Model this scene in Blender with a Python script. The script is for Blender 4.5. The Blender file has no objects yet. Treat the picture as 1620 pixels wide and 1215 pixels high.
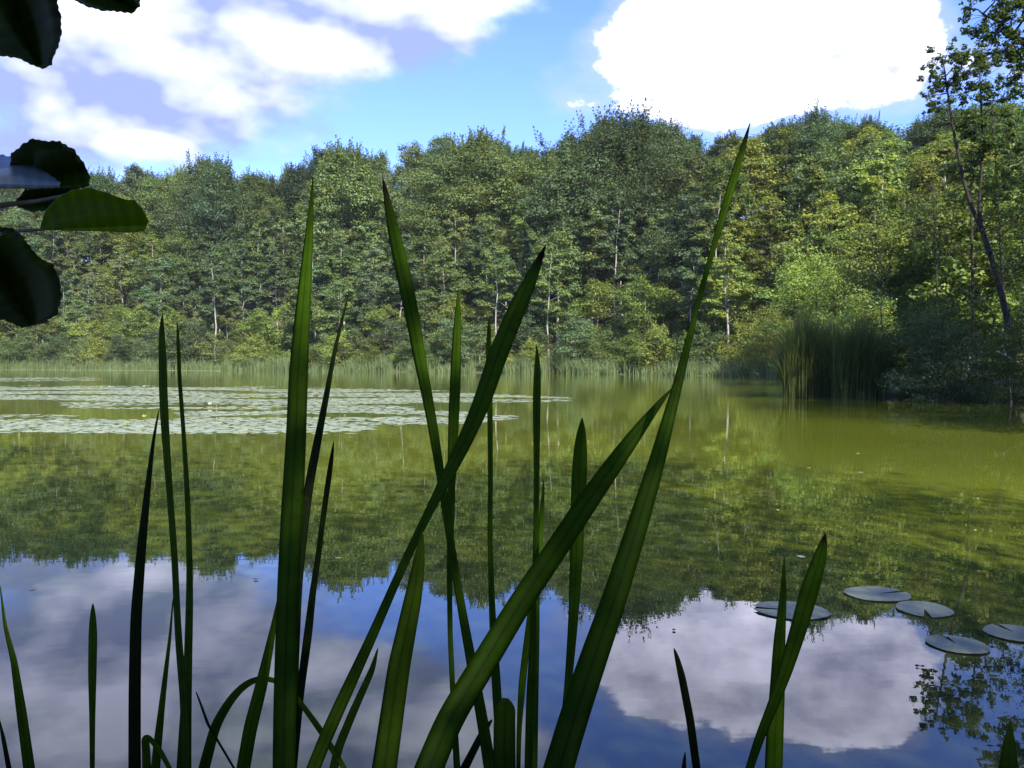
import bpy, math, random
import numpy as np
from mathutils import Vector, Matrix

# ------------------------------------------------------------------ camera, sky, sun, exposure
scene = bpy.context.scene
COL = scene.collection
W, H = 1620.0, 1215.0
FPX = 1461.0            # focal length in photograph pixels
HORIZON = 571.0
CAM_Z = 1.3
PITCH = math.atan((H / 2 - HORIZON) / FPX)
cam_data = bpy.data.cameras.new('camera')
cam_data.sensor_fit = 'HORIZONTAL'
cam_data.sensor_width = 36.0
cam_data.lens = 36.0 * FPX / W
cam_data.clip_start = 0.02
cam_data.clip_end = 5000
cam = bpy.data.objects.new('camera', cam_data)
COL.objects.link(cam)
cam.location = (0, 0, CAM_Z)
cam.rotation_euler = (math.pi / 2 - PITCH, 0, 0)
scene.camera = cam

SUN_AZ, SUN_EL = math.radians(158), math.radians(41)
sun_data = bpy.data.lights.new('sun', 'SUN')
sun_data.energy = 5.0
sun_data.angle = math.radians(0.53)
sun_data.color = (1.0, 0.95, 0.84)
sun = bpy.data.objects.new('sun', sun_data)
COL.objects.link(sun)
TO_SUN = Vector((math.sin(SUN_AZ) * math.cos(SUN_EL), math.cos(SUN_AZ) * math.cos(SUN_EL), math.sin(SUN_EL)))
sun.rotation_euler = TO_SUN.to_track_quat('Z', 'Y').to_euler()
sun.location = TO_SUN * 60

vs = scene.view_settings
vs.view_transform = 'Standard'
vs.look = 'None'
vs.exposure = 1.15
vs.gamma = 1.0
vs.use_curve_mapping = False
scene.render.engine = 'CYCLES'
scene.cycles.max_bounces = 4
scene.cycles.diffuse_bounces = 2
scene.cycles.glossy_bounces = 2
scene.cycles.transmission_bounces = 2


class NT:
    """tiny helper that writes shader maths as nodes"""
    def __init__(self, tree):
        self.t = tree
    def n(self, kind, **kw):
        x = self.t.nodes.new(kind)
        for k, v in kw.items():
            setattr(x, k, v)
        return x
    def put(self, sock, v):
        if isinstance(v, bpy.types.NodeSocket):
            self.t.links.new(v, sock)
        else:
            sock.default_value = v
    def m(self, op, a, b=0.0, c=0.0, clamp=False):
        x = self.n('ShaderNodeMath', operation=op, use_clamp=clamp)
        self.put(x.inputs[0], a); self.put(x.inputs[1], b)
        if op in ('SMOOTH_MAX', 'SMOOTH_MIN', 'MULTIPLY_ADD', 'WRAP'):
            self.put(x.inputs[2], c)
        return x.outputs[0]
    def ramp(self, v, a, b, lo=0.0, hi=1.0, kind='SMOOTHSTEP'):
        x = self.n('ShaderNodeMapRange', interpolation_type=kind)
        self.put(x.inputs[0], v)
        x.inputs[1].default_value, x.inputs[2].default_value = a, b
        x.inputs[3].default_value, x.inputs[4].default_value = lo, hi
        return x.outputs[0]
    def mix(self, f, a, b):
        x = self.n('ShaderNodeMix', data_type='RGBA')
        self.put(x.inputs[0], f); self.put(x.inputs[6], a); self.put(x.inputs[7], b)
        return x.outputs[2]
    def mul(self, a, b, f=1.0):
        x = self.n('ShaderNodeMix', data_type='RGBA', blend_type='MULTIPLY')
        self.put(x.inputs[0], f); self.put(x.inputs[6], a); self.put(x.inputs[7], b)
        return x.outputs[2]
    def noise(self, vec, scale, detail=4.0, rough=0.55, dist=0.0):
        x = self.n('ShaderNodeTexNoise')
        if vec is not None:
            self.put(x.inputs['Vector'], vec)
        x.inputs['Scale'].default_value = scale
        x.inputs['Detail'].default_value = detail
        x.inputs['Roughness'].default_value = rough
        x.inputs['Distortion'].default_value = dist
        return x.outputs['Fac']


def px_az(px): return math.atan((px - W / 2) / FPX)
def px_el(py): return math.atan((HORIZON - py) / FPX)


def build_world():
    world = bpy.data.worlds.new('World')
    scene.world = world
    world.use_nodes = True
    t = world.node_tree
    t.nodes.clear()
    N = NT(t)
    out = N.n('ShaderNodeOutputWorld')
    bg = N.n('ShaderNodeBackground')
    bg.inputs['Strength'].default_value = 0.127
    t.links.new(bg.outputs[0], out.inputs[0])
    sky = N.n('ShaderNodeTexSky', sky_type='NISHITA')
    sky.sun_disc = False
    sky.sun_elevation = SUN_EL
    sky.sun_rotation = SUN_AZ
    sky.altitude = 100
    sky.air_density = 1.0
    sky.dust_density = 0.25
    sky.ozone_density = 3.0
    tc = N.n('ShaderNodeTexCoord')
    d = tc.outputs['Generated']
    sep = N.n('ShaderNodeSeparateXYZ')
    t.links.new(d, sep.inputs[0])
    x, y, z = sep.outputs
    az = N.m('ARCTAN2', x, y)
    el = N.m('ARCSINE', z)
    # clouds are sampled on a flattened direction so that they lie in layers
    mp = N.n('ShaderNodeMapping')
    mp.inputs['Scale'].default_value = (1, 1, 1.7)
    t.links.new(d, mp.inputs[0])
    p = mp.outputs[0]
    mp2 = N.n('ShaderNodeMapping')          # the same field a step towards the sun
    mp2.inputs['Scale'].default_value = (1, 1, 1.7)
    mp2.inputs['Location'].default_value = (0.020, 0, 0.035)
    t.links.new(d, mp2.inputs[0])
    p2 = mp2.outputs[0]
    n1 = N.noise(p, 7.0, 9, 0.58)
    n2 = N.noise(p2, 7.0, 9, 0.58)
    nb = N.noise(p, 24.0, 6, 0.6)
    low = N.noise(p, 2.3, 3, 0.5)

    def blobs(lst):
        cur = None
        for (px, py, rx, ry) in lst:
            a, e = px_az(px), px_el(py)
            ra, re = rx / FPX, ry / FPX
            u = N.m('DIVIDE', N.m('SUBTRACT', az, a), ra)
            v = N.m('DIVIDE', N.m('SUBTRACT', el, e), re)
            q = N.m('SUBTRACT', 1.0, N.m('ADD', N.m('MULTIPLY', u, u), N.m('MULTIPLY', v, v)))
            q = N.m('MAXIMUM', q, -1.5)
            cur = q if cur is None else N.m('SMOOTH_MAX', cur, q, 0.25)
        return cur

    # cumulus right of the middle
    bR = blobs([(1060, 100, 120, 82), (1235, 82, 165, 80), (1390, 112, 95, 92), (1200, 150, 260, 58)])
    dR = N.m('ADD', N.m('MULTIPLY', bR, 0.30), N.m('MULTIPLY', N.m('SUBTRACT', n1, 0.50), 1.0))
    dR = N.m('ADD', dR, N.m('MULTIPLY', N.m('SUBTRACT', nb, 0.5), 0.35))
    mR = N.ramp(dR, 0.0, 0.10)
    # big broken layer on the left
    bL = blobs([(150, 90, 430, 190), (420, 40, 300, 130), (-260, 60, 420, 260), (600, -40, 260, 70)])
    dL = N.m('ADD', N.m('MULTIPLY', bL, 0.40), N.m('MULTIPLY', N.m('SUBTRACT', n1, 0.46), 1.1))
    mL = N.ramp(dL, -0.08, 0.24)
    # other fair-weather clouds all round the sky
    gap = blobs([(760, 110, 260, 260), (1250, -200, 700, 190), (700, -130, 420, 170)])
    dO = N.m('ADD', N.m('SUBTRACT', low, 0.56), N.m('MULTIPLY', N.m('SUBTRACT', n1, 0.5), 0.7))
    dO = N.m('SUBTRACT', dO, N.m('MULTIPLY', N.m('MAXIMUM', gap, 0.0), 0.8))
    mO = N.ramp(dO, 0.0, 0.16)
    # self-lighting of the clouds from the field's slope towards the sun
    lit = N.m('MULTIPLY', N.m('SUBTRACT', n1, n2), 4.2)
    s1 = N.noise(p, 5.0, 4, 0.5); s2 = N.noise(p2, 5.0, 4, 0.5)
    litS = N.m('MULTIPLY', N.m('SUBTRACT', s1, s2), 5.2)         # softer for the layer on the left
    litR = N.m('ADD', N.m('ADD', N.m('MULTIPLY', lit, 0.55), N.m('MULTIPLY', litS, 0.5)), 0.55, clamp=True)
    bW = blobs([(130, 45, 90, 60), (500, 105, 120, 50), (690, 5, 170, 45), (-60, 110, 110, 50), (420, 75, 60, 40), (235, 262, 60, 22)])
    litL = N.m('ADD', N.m('MULTIPLY', litS, 0.8), N.m('MULTIPLY_ADD', N.m('ADD', N.m('MAXIMUM', bW, -0.8), N.m('MULTIPLY', N.m('SUBTRACT', n1, 0.5), 4.0)), 0.36, 0.43), clamp=True)
    cR = N.mix(litR, (2.9, 3.0, 4.8, 1), (9.6, 9.6, 12.6, 1))
    cL = N.mix(litL, (1.6, 2.0, 3.6, 1), (5.6, 5.8, 8.0, 1))
    skyc = N.mul(sky.outputs[0], (0.68, 0.785, 1.38, 1))
    c = N.mix(mO, skyc, cL)
    c = N.mix(mL, c, cL)
    veil = N.m('MULTIPLY', N.ramp(dR, -0.22, 0.06), 0.45)      # thin lilac edge of the cumulus
    c = N.mix(veil, c, (2.9, 3.1, 4.6, 1))
    c = N.mix(mR, c, cR)
    t.links.new(c, bg.inputs['Color'])


build_world()

# ------------------------------------------------------------------ helpers
RAY_R = Matrix.Rotation(math.pi / 2 - PITCH, 3, 'X')


def ray(px, py):
    v = RAY_R @ Vector(((px - W / 2) / FPX, (H / 2 - py) / FPX, -1.0))
    return v / v.y                       # one metre of depth


def at(px, py, depth):
    """world point seen at a photograph pixel, `depth` metres ahead"""
    return Vector((0, 0, CAM_Z)) + ray(px, py) * depth


def on_water(px, py, z=0.0):
    r = ray(px, py)
    return Vector((0, 0, CAM_Z)) + r * ((z - CAM_Z) / r.z)


def mesh_from(name, verts, faces, mats, cols=None, smooth=False, fmat=None):
    me = bpy.data.meshes.new(name)
    verts = np.asarray(verts, dtype=np.float32)
    if isinstance(faces, np.ndarray):
        nf, k = faces.shape
        me.vertices.add(len(verts)); me.vertices.foreach_set('co', verts.ravel())
        me.loops.add(nf * k); me.loops.foreach_set('vertex_index', faces.astype(np.int32).ravel())
        me.polygons.add(nf)
        me.polygons.foreach_set('loop_start', np.arange(0, nf * k, k, dtype=np.int32))
        me.update(calc_edges=True)
    else:
        me.from_pydata([tuple(v) for v in verts], [], faces)
    if cols is not None:
        a = me.attributes.new('tint', 'FLOAT_COLOR', 'POINT')
        c4 = np.ones((len(verts), 4), dtype=np.float32)
        c4[:, :3] = cols
        a.data.foreach_set('color', c4.ravel())
    for m in (mats if isinstance(mats, (list, tuple)) else [mats]):
        me.materials.append(m)
    if fmat is not None:
        me.polygons.foreach_set('material_index', np.asarray(fmat, dtype=np.int32))
    if smooth:
        me.polygons.foreach_set('use_smooth', np.ones(len(me.polygons), dtype=bool))
    me.update()
    return me


def obj(name, me, parent=None, loc=(0, 0, 0)):
    o = bpy.data.objects.new(name, me)
    COL.objects.link(o)
    o.location = loc
    if parent is not None:
        o.parent = parent
    return o


def tag(o, label=None, cat=None, group=None, kind=None):
    if label: o['label'] = label
    if cat: o['category'] = cat
    if group: o['group'] = group
    if kind: o['kind'] = kind
    return o


def tube(path, radii, sides=6):
    """verts / quad faces of a tapering tube along a path"""
    P = np.asarray(path, dtype=float); n = len(P)
    T = np.gradient(P, axis=0)
    T /= np.linalg.norm(T, axis=1)[:, None] + 1e-9
    ref = np.array([0.31, 0.87, 0.2]) if abs(T[0][2]) > 0.7 else np.array([0.0, 0.1, 1.0])
    U = np.cross(T, ref); U /= np.linalg.norm(U, axis=1)[:, None] + 1e-9
    V = np.cross(T, U)
    ang = np.linspace(0, 2 * math.pi, sides, endpoint=False)
    R = np.asarray(radii, dtype=float)[:, None, None]
    ring = P[:, None, :] + R * (np.cos(ang)[None, :, None] * U[:, None, :] + np.sin(ang)[None, :, None] * V[:, None, :])
    verts = ring.reshape(-1, 3)
    i = np.arange(n - 1)[:, None] * sides; j = np.arange(sides)[None, :]; j2 = (j + 1) % sides
    faces = np.stack([i + j, i + j2, i + sides + j2, i + sides + j], -1).reshape(-1, 4)
    return verts, faces


class Acc:
    def __init__(self): self.v, self.f, self.c, self.n = [], [], [], 0
    def add(self, v, f, c=None):
        v = np.asarray(v); self.v.append(v); self.f.append(np.asarray(f) + self.n); self.n += len(v)
        if c is not None: self.c.append(np.broadcast_to(np.asarray(c, dtype=float), (len(v), 3)))
    def mesh(self, name, mats, smooth=False):
        return mesh_from(name, np.concatenate(self.v), np.concatenate(self.f), mats,
                         np.concatenate(self.c) if self.c else None, smooth)


# ------------------------------------------------------------------ materials
def new_mat(name):
    m = bpy.data.materials.new(name)
    m.use_nodes = True
    m.node_tree.nodes.clear()
    N = NT(m.node_tree)
    out = N.n('ShaderNodeOutputMaterial')
    return m, N, out


def leaf_mat(name, col, trans=0.35, rough=0.55, tcol=None, spec=0.3, vary=0.4):
    m, N, out = new_mat(name)
    at_ = N.n('ShaderNodeAttribute', attribute_name='tint')
    oi = N.n('ShaderNodeObjectInfo')
    hue = N.n('ShaderNodeHueSaturation')
    hue.inputs['Color'].default_value = (*col, 1)
    N.put(hue.inputs['Hue'], N.ramp(oi.outputs['Random'], 0, 1, 0.475, 0.518, 'LINEAR'))
    r2 = N.m('FRACT', N.m('MULTIPLY', oi.outputs['Random'], 17.31))
    N.put(hue.inputs['Value'], N.ramp(r2, 0, 1, 1 - vary, 1 + vary, 'LINEAR'))
    c = N.mul(hue.outputs[0], at_.outputs['Color'])
    b = N.n('ShaderNodeBsdfPrincipled')
    N.put(b.inputs['Base Color'], c)
    b.inputs['Roughness'].default_value = rough
    b.inputs['Specular IOR Level'].default_value = spec
    tr = N.n('ShaderNodeBsdfTranslucent')
    tt = N.mul(c, (*(tcol or (1.25, 1.3, 0.55)), 1))
    N.put(tr.inputs['Color'], tt)
    mx = N.n('ShaderNodeMixShader')
    mx.inputs[0].default_value = trans
    N.t.links.new(b.outputs[0], mx.inputs[1]); N.t.links.new(tr.outputs[0], mx.inputs[2])
    N.t.links.new(mx.outputs[0], out.inputs[0])
    return m


def plain_mat(name, c1, c2, scale=6.0, rough=0.8, bump=0.0, detail=5, stretch=None):
    m, N, out = new_mat(name)
    tc = N.n('ShaderNodeTexCoord')
    v = tc.outputs['Object']
    if stretch:
        mp = N.n('ShaderNodeMapping'); mp.inputs['Scale'].default_value = stretch
        N.t.links.new(v, mp.inputs[0]); v = mp.outputs[0]
    n = N.noise(v, scale, detail, 0.6)
    b = N.n('ShaderNodeBsdfPrincipled')
    N.put(b.inputs['Base Color'], N.mix(N.ramp(n, 0.35, 0.65), (*c1, 1), (*c2, 1)))
    b.inputs['Roughness'].default_value = rough
    b.inputs['Specular IOR Level'].default_value = 0.25
    if bump:
        bp = N.n('ShaderNodeBump'); bp.inputs['Strength'].default_value = bump
        bp.inputs['Distance'].default_value = 0.02
        N.t.links.new(n, bp.inputs['Height']); N.t.links.new(bp.outputs[0], b.inputs['Normal'])
    N.t.links.new(b.outputs[0], out.inputs[0])
    return m


M = {}
M['leaf_mid'] = leaf_mat('leaf_mid_green', (0.126, 0.172, 0.060))
M['leaf_light'] = leaf_mat('leaf_light_green', (0.168, 0.210, 0.046))
M['leaf_grey'] = leaf_mat('leaf_grey_green', (0.112, 0.156, 0.076))
M['leaf_dark'] = leaf_mat('leaf_dark_green', (0.072, 0.108, 0.046))
M['leaf_alder'] = leaf_mat('leaf_alder_shore', (0.056, 0.092, 0.018), trans=0.4, vary=0.15)
M['reed'] = leaf_mat('reed_far_green', (0.145, 0.190, 0.078), trans=0.3, vary=0.05)
M['reed_dark'] = leaf_mat('reed_stand_green', (0.058, 0.088, 0.020), trans=0.35, vary=0.05)
M['bark_pale'] = plain_mat('bark_pale_grey', (0.22, 0.205, 0.165), (0.38, 0.36, 0.30), 3.0, 0.85, 0.3, stretch=(3, 3, 0.6))
M['bark_dark'] = plain_mat('bark_dark_grey', (0.045, 0.038, 0.028), (0.11, 0.095, 0.07), 5.0, 0.9, 0.4, stretch=(3, 3, 0.6))
M['bark_alder'] = plain_mat('bark_alder_black', (0.018, 0.015, 0.011), (0.05, 0.042, 0.03), 5.0, 0.9, 0.4, stretch=(3, 3, 0.6))
M['deadwood'] = plain_mat('dead_wood_grey', (0.26, 0.24, 0.21), (0.42, 0.40, 0.36), 8.0, 0.85, 0.2)
M['ground'] = plain_mat('forest_ground', (0.055, 0.065, 0.026), (0.10, 0.10, 0.05), 1.3, 0.95, 0.4)


def water_mat():
    m, N, out = new_mat('pond_water')
    tc = N.n('ShaderNodeTexCoord')
    v = tc.outputs['Object']
    b = N.n('ShaderNodeBsdfPrincipled')
    # algae-rich green water, cloudier in drifting patches
    big = N.noise(v, 0.12, 4, 0.55)
    bloom = N.mix(N.ramp(big, 0.3, 0.7), (0.092, 0.112, 0.010, 1), (0.130, 0.150, 0.014, 1))
    # shade of the bank trees on the near water, painted as a darker colour
    s0 = N.n('ShaderNodeSeparateXYZ'); N.t.links.new(v, s0.inputs[0])
    unshaded = N.ramp(N.m('ADD', s0.outputs[1], N.m('MULTIPLY', N.noise(v, 0.5, 4, 0.6), 4.0)), 5.5, 10.5)
    N.put(b.inputs['Base Color'], N.mix(unshaded, (0.022, 0.030, 0.012, 1), bloom))
    b.inputs['IOR'].default_value = 1.42
    b.inputs['Roughness'].default_value = 0.005
    mp = N.n('ShaderNodeMapping'); mp.inputs['Scale'].default_value = (0.55, 1.0, 1.0)
    N.t.links.new(v, mp.inputs[0])
    r1 = N.noise(mp.outputs[0], 2.2, 3, 0.5)
    r2 = N.noise(mp.outputs[0], 9.0, 2, 0.5)
    sep = N.n('ShaderNodeSeparateXYZ'); N.t.links.new(v, sep.inputs[0])
    # a light breeze reaches the open middle, the near shore lies still
    breeze = N.ramp(sep.outputs[1], 5, 45, 0.14, 1.2)
    hgt = N.m('ADD', N.m('MULTIPLY', r1, 1.0), N.m('MULTIPLY', r2, 0.2))
    hgt = N.m('MULTIPLY', hgt, breeze)
    bp = N.n('ShaderNodeBump'); bp.inputs['Strength'].default_value = 1.0
    bp.inputs['Distance'].default_value = 0.004
    N.put(bp.inputs['Height'], hgt)
    N.t.links.new(bp.outputs[0], b.inputs['Normal'])
    N.t.links.new(b.outputs[0], out.inputs[0])
    return m


M['water'] = water_mat()


def blade_mat(name, base, tip):
    m, N, out = new_mat(name)
    tc = N.n('ShaderNodeTexCoord')
    uv = N.n('ShaderNodeAttribute', attribute_name='tint')      # r: across, g: along, b: dryness of the tip
    sep = N.n('ShaderNodeSeparateColor'); N.t.links.new(uv.outputs['Color'], sep.inputs[0])
    across, along, dry = sep.outputs
    veins = N.m('SINE', N.m('MULTIPLY', across, 60.0))
    veins = N.ramp(veins, -1, 1, 0.92, 1.07, 'LINEAR')
    rib = N.ramp(N.m('ABSOLUTE', N.m('SUBTRACT', across, 0.5)), 0.0, 0.09, 0.62, 1.0)
    n = N.noise(tc.outputs['Object'], 35, 5, 0.6)
    c = N.mix(N.ramp(along, 0.1, 0.9), (*base, 1), (*tip, 1))
    v = N.m('MULTIPLY', N.m('MULTIPLY', veins, rib), N.ramp(n, 0.3, 0.7, 0.8, 1.2))
    comb = N.n('ShaderNodeCombineColor')
    for i in range(3): N.put(comb.inputs[i], v)
    c = N.mul(c, comb.outputs[0])
    spots = N.ramp(N.noise(tc.outputs['Object'], 70, 4, 0.65), 0.60, 0.70, 0.0, 0.75)
    c = N.mix(spots, c, (0.045, 0.038, 0.010, 1))
    c = N.mix(dry, c, (0.022, 0.013, 0.006, 1))
    b = N.n('ShaderNodeBsdfPrincipled')
    N.put(b.inputs['Base Color'], c)
    b.inputs['Roughness'].default_value = 0.5
    b.inputs['Specular IOR Level'].default_value = 0.05
    tr = N.n('ShaderNodeBsdfTranslucent')
    N.put(tr.inputs['Color'], N.mul(c, (1.1, 1.5, 0.35, 1)))
    mx = N.n('ShaderNodeMixShader'); mx.inputs[0].default_value = 0.58
    N.t.links.new(b.outputs[0], mx.inputs[1]); N.t.links.new(tr.outputs[0], mx.inputs[2])
    N.t.links.new(mx.outputs[0], out.inputs[0])
    return m


M['blade'] = blade_mat('reed_blade_green', (0.018, 0.050, 0.002), (0.050, 0.108, 0.004))
M['blade_light'] = blade_mat('reed_blade_light_green', (0.018, 0.046, 0.004), (0.060, 0.105, 0.006))
M['blade_dark'] = blade_mat('reed_blade_dark_green', (0.007, 0.014, 0.004), (0.015, 0.027, 0.005))


def pad_mat():
    m, N, out = new_mat('lily_pad_green')
    tc = N.n('ShaderNodeTexCoord')
    oi = N.n('ShaderNodeObjectInfo')
    at_ = N.n('ShaderNodeAttribute', attribute_name='tint')
    n = N.noise(tc.outputs['Object'], 14, 4, 0.6)
    c = N.mix(N.ramp(n, 0.3, 0.7), (0.20, 0.245, 0.125, 1), (0.30, 0.335, 0.19, 1))
    c = N.mul(c, at_.outputs['Color'])
    b = N.n('ShaderNodeBsdfPrincipled')
    N.put(b.inputs['Base Color'], c)
    b.inputs['Roughness'].default_value = 0.38
    b.inputs['Specular IOR Level'].default_value = 0.5
    N.t.links.new(b.outputs[0], out.inputs[0])
    return m


M['pad'] = pad_mat()


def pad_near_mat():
    m, N, out = new_mat('lily_pad_painted_shade')
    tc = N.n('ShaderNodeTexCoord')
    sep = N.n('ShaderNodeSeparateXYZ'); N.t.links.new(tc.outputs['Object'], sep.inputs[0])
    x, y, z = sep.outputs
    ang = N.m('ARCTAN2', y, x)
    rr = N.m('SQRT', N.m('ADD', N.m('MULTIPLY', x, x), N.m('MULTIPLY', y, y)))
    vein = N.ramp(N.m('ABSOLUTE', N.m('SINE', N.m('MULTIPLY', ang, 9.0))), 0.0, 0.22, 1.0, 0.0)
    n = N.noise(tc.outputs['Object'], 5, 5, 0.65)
    c = N.mix(N.ramp(n, 0.35, 0.65), (0.125, 0.145, 0.095, 1), (0.190, 0.210, 0.140, 1))  # darker copy of the raft's pad colour, with the foreground shade put into it
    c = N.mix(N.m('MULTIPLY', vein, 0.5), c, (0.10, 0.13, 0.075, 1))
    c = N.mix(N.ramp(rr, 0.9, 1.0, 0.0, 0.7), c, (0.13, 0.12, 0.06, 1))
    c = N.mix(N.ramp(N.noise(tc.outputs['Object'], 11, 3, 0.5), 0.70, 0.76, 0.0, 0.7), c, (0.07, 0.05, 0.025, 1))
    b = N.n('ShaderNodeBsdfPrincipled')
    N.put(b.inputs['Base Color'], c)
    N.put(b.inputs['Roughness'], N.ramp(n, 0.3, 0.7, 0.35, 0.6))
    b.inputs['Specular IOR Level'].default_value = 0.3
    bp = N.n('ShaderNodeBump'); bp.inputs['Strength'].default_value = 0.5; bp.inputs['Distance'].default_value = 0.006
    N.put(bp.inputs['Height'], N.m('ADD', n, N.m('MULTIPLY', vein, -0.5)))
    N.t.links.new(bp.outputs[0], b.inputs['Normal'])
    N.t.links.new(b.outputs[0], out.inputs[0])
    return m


M['pad_painted_shade'] = pad_near_mat()
M['petal_yellow'] = plain_mat('petal_yellow', (0.50, 0.42, 0.12), (0.62, 0.52, 0.16), 20, 0.5)
M['petal_white'] = plain_mat('petal_white', (0.62, 0.58, 0.48), (0.75, 0.72, 0.62), 20, 0.5)
M['stem'] = plain_mat('flower_stem', (0.08, 0.11, 0.03), (0.10, 0.14, 0.04), 20, 0.6)

# ------------------------------------------------------------------ the pond and the land round it
POND = np.array([
    (-230, 160), (-190, 163), (-150, 158), (-95, 148), (-70, 141), (-42, 127), (-20, 112), (2, 99), (12, 88), (18, 78),
    (20.5, 68), (19.5, 58), (16, 48), (12.2, 41), (11.2, 36.5), (13.2, 33.2), (16.2, 30.5), (17.4, 25), (15, 17), (11, 10),
    (7.2, 4.6), (4, 1.6), (1.5, 0.55), (-1.5, 0.45), (-6, 0.9), (-14, 0.2), (-30, -4), (-60, -2), (-110, 8), (-170, 30), (-225, 80)], dtype=float)


def shore_dist(P):
    """signed distance to the pond's edge: negative on the water"""
    P = np.atleast_2d(np.asarray(P, dtype=float))
    A = POND; B = np.roll(POND, -1, axis=0)
    best = np.full(len(P), 1e9); inside = np.zeros(len(P), dtype=bool)
    for a, b in zip(A, B):
        ab = b - a
        tt = np.clip(((P - a) @ ab) / (ab @ ab), 0, 1)
        d = np.linalg.norm(P - (a + tt[:, None] * ab), axis=1)
        best = np.minimum(best, d)
        cond = ((a[1] > P[:, 1]) != (b[1] > P[:, 1]))
        with np.errstate(divide='ignore', invalid='ignore'):
            xi = (b[0] - a[0]) * (P[:, 1] - a[1]) / (b[1] - a[1]) + a[0]
        inside ^= cond & (P[:, 0] < xi)
    return np.where(inside, -best, best)


def sstep(a, b, x):
    t = np.clip((x - a) / (b - a), 0, 1)
    return t * t * (3 - 2 * t)


def ground_z(P):
    P = np.atleast_2d(np.asarray(P, dtype=float))
    s = shore_dist(P)
    hill = 2.5 + 18.5 * sstep(30, 90, P[:, 1] + 0.25 * P[:, 0])
    z = 0.16 * sstep(0, 0.4, s) + 0.35 * sstep(0.3, 6, s) + hill * sstep(5, 46, s) + 10 * sstep(46, 240, s)
    z = np.where(s < 0, -1.5 * sstep(0, 6, -s) - 0.02, z)
    z += np.where(s > 3, 0.5 * np.sin(P[:, 0] * 0.21 + 1.3) * np.sin(P[:, 1] * 0.17) * sstep(3, 20, s), 0)
    return z


def build_land():
    def axis(parts):
        return np.unique(np.round(np.concatenate([np.arange(a, b, st) for a, b, st in parts]), 3))
    xs = axis([(-2600, -400, 200), (-400, -100, 10), (-100, -20, 3.0), (-20, -4, 1.0), (-4, 8, 0.4), (8, 40, 1.0), (40, 120, 4), (120, 400, 20), (400, 2601, 200)])
    ys = axis([(-1500, -200, 150), (-200, -20, 10), (-20, -2, 1), (-2, 8, 0.4), (8, 60, 1.2), (60, 220, 3), (220, 400, 20), (400, 3001, 200)])
    X, Y = np.meshgrid(xs, ys)
    P = np.stack([X.ravel(), Y.ravel()], -1)
    V = np.column_stack([P, ground_z(P)])
    nx, ny = len(xs), len(ys)
    i = np.arange(ny - 1)[:, None] * nx; j = np.arange(nx - 1)[None, :]
    F = np.stack([i + j, i + j + 1, i + nx + j + 1, i + nx + j], -1).reshape(-1, 4)
    g = obj('ground', mesh_from('ground', V, F, M['ground'], smooth=True))
    tag(g, kind='structure')
    # the water: one level sheet cut to the pond's outline, tucked 0.3 m under the banks
    C = POND.mean(axis=0)
    ring = []
    for k in range(len(POND)):
        a, b, c = POND[k - 1], POND[k], POND[(k + 1) % len(POND)]
        t1 = (c - a) / np.linalg.norm(c - a)
        nrm = np.array([-t1[1], t1[0]])
        if shore_dist([b + nrm * 0.2])[0] < 0: nrm = -nrm
        ring.append(b + nrm * 0.35)
    w = obj('water', mesh_from('water', [(p[0], p[1], 0.0) for p in ring], [list(range(len(ring)))][::1], M['water']))
    if w.data.polygons[0].normal.z < 0:
        w.data.flip_normals()
    tag(w, kind='structure')


build_land()


# ------------------------------------------------------------------ trees
def leaf_quads(rng, C, R, count, size, flat=0.6, outc=None, upw=0.5, asp=0.62):
    """leaf-sized faces spread through ellipsoidal clumps: C centres, R radii, count per clump"""
    k = np.repeat(np.arange(len(C)), count)
    n = len(k)
    d = rng.normal(size=(n, 3)); d /= np.linalg.norm(d, axis=1)[:, None]
    r = rng.random(n) ** 0.45
    d[:, 2] = np.where(d[:, 2] < 0, d[:, 2] * 0.35, d[:, 2])
    off = d * (r * R[k])[:, None]
    off[:, 2] *= flat
    p = C[k] + off
    nrm = d * 0.55 + rng.normal(size=(n, 3)) * 0.27
    nrm[:, 2] += upw
    nrm /= np.linalg.norm(nrm, axis=1)[:, None]
    u = np.cross(nrm, rng.normal(size=(n, 3))); u /= np.linalg.norm(u, axis=1)[:, None] + 1e-9
    v = np.cross(nrm, u)
    s = size * (0.65 + 0.7 * rng.random(n))
    a = u * s[:, None] * 0.5; b = v * (s * asp)[:, None] * 0.5
    tipdrop = nrm * (s * 0.12)[:, None]
    V = np.stack([p - a - tipdrop, p - a * 0.1 + b, p + a - tipdrop, p - a * 0.1 - b], 1).reshape(-1, 3)
    F = np.arange(n * 4).reshape(-1, 4)
    cl = 0.85 + 0.3 * rng.random(len(C))
    warm = rng.random(len(C))
    br = cl[k] * (0.8 + 0.4 * rng.random(n))
    col = np.stack([br * (0.88 + 0.22 * warm[k]), br, br * (1.05 - 0.35 * warm[k])], -1)
    return V, F, np.repeat(col, 4, axis=0)


def ovoid(t): return np.clip(np.sin(math.pi * (0.18 + 0.74 * t)), 0.05, 1) ** 0.8
def tall(t): return np.clip(np.sin(math.pi * (0.22 + 0.70 * t)), 0.05, 1) ** 0.7 * (1.0 - 0.25 * t)
def dome(t): return np.clip(1 - (t * 0.92) ** 2.4, 0.1, 1) ** 0.6 * (0.75 + 0.25 * min(1, t * 4))


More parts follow.
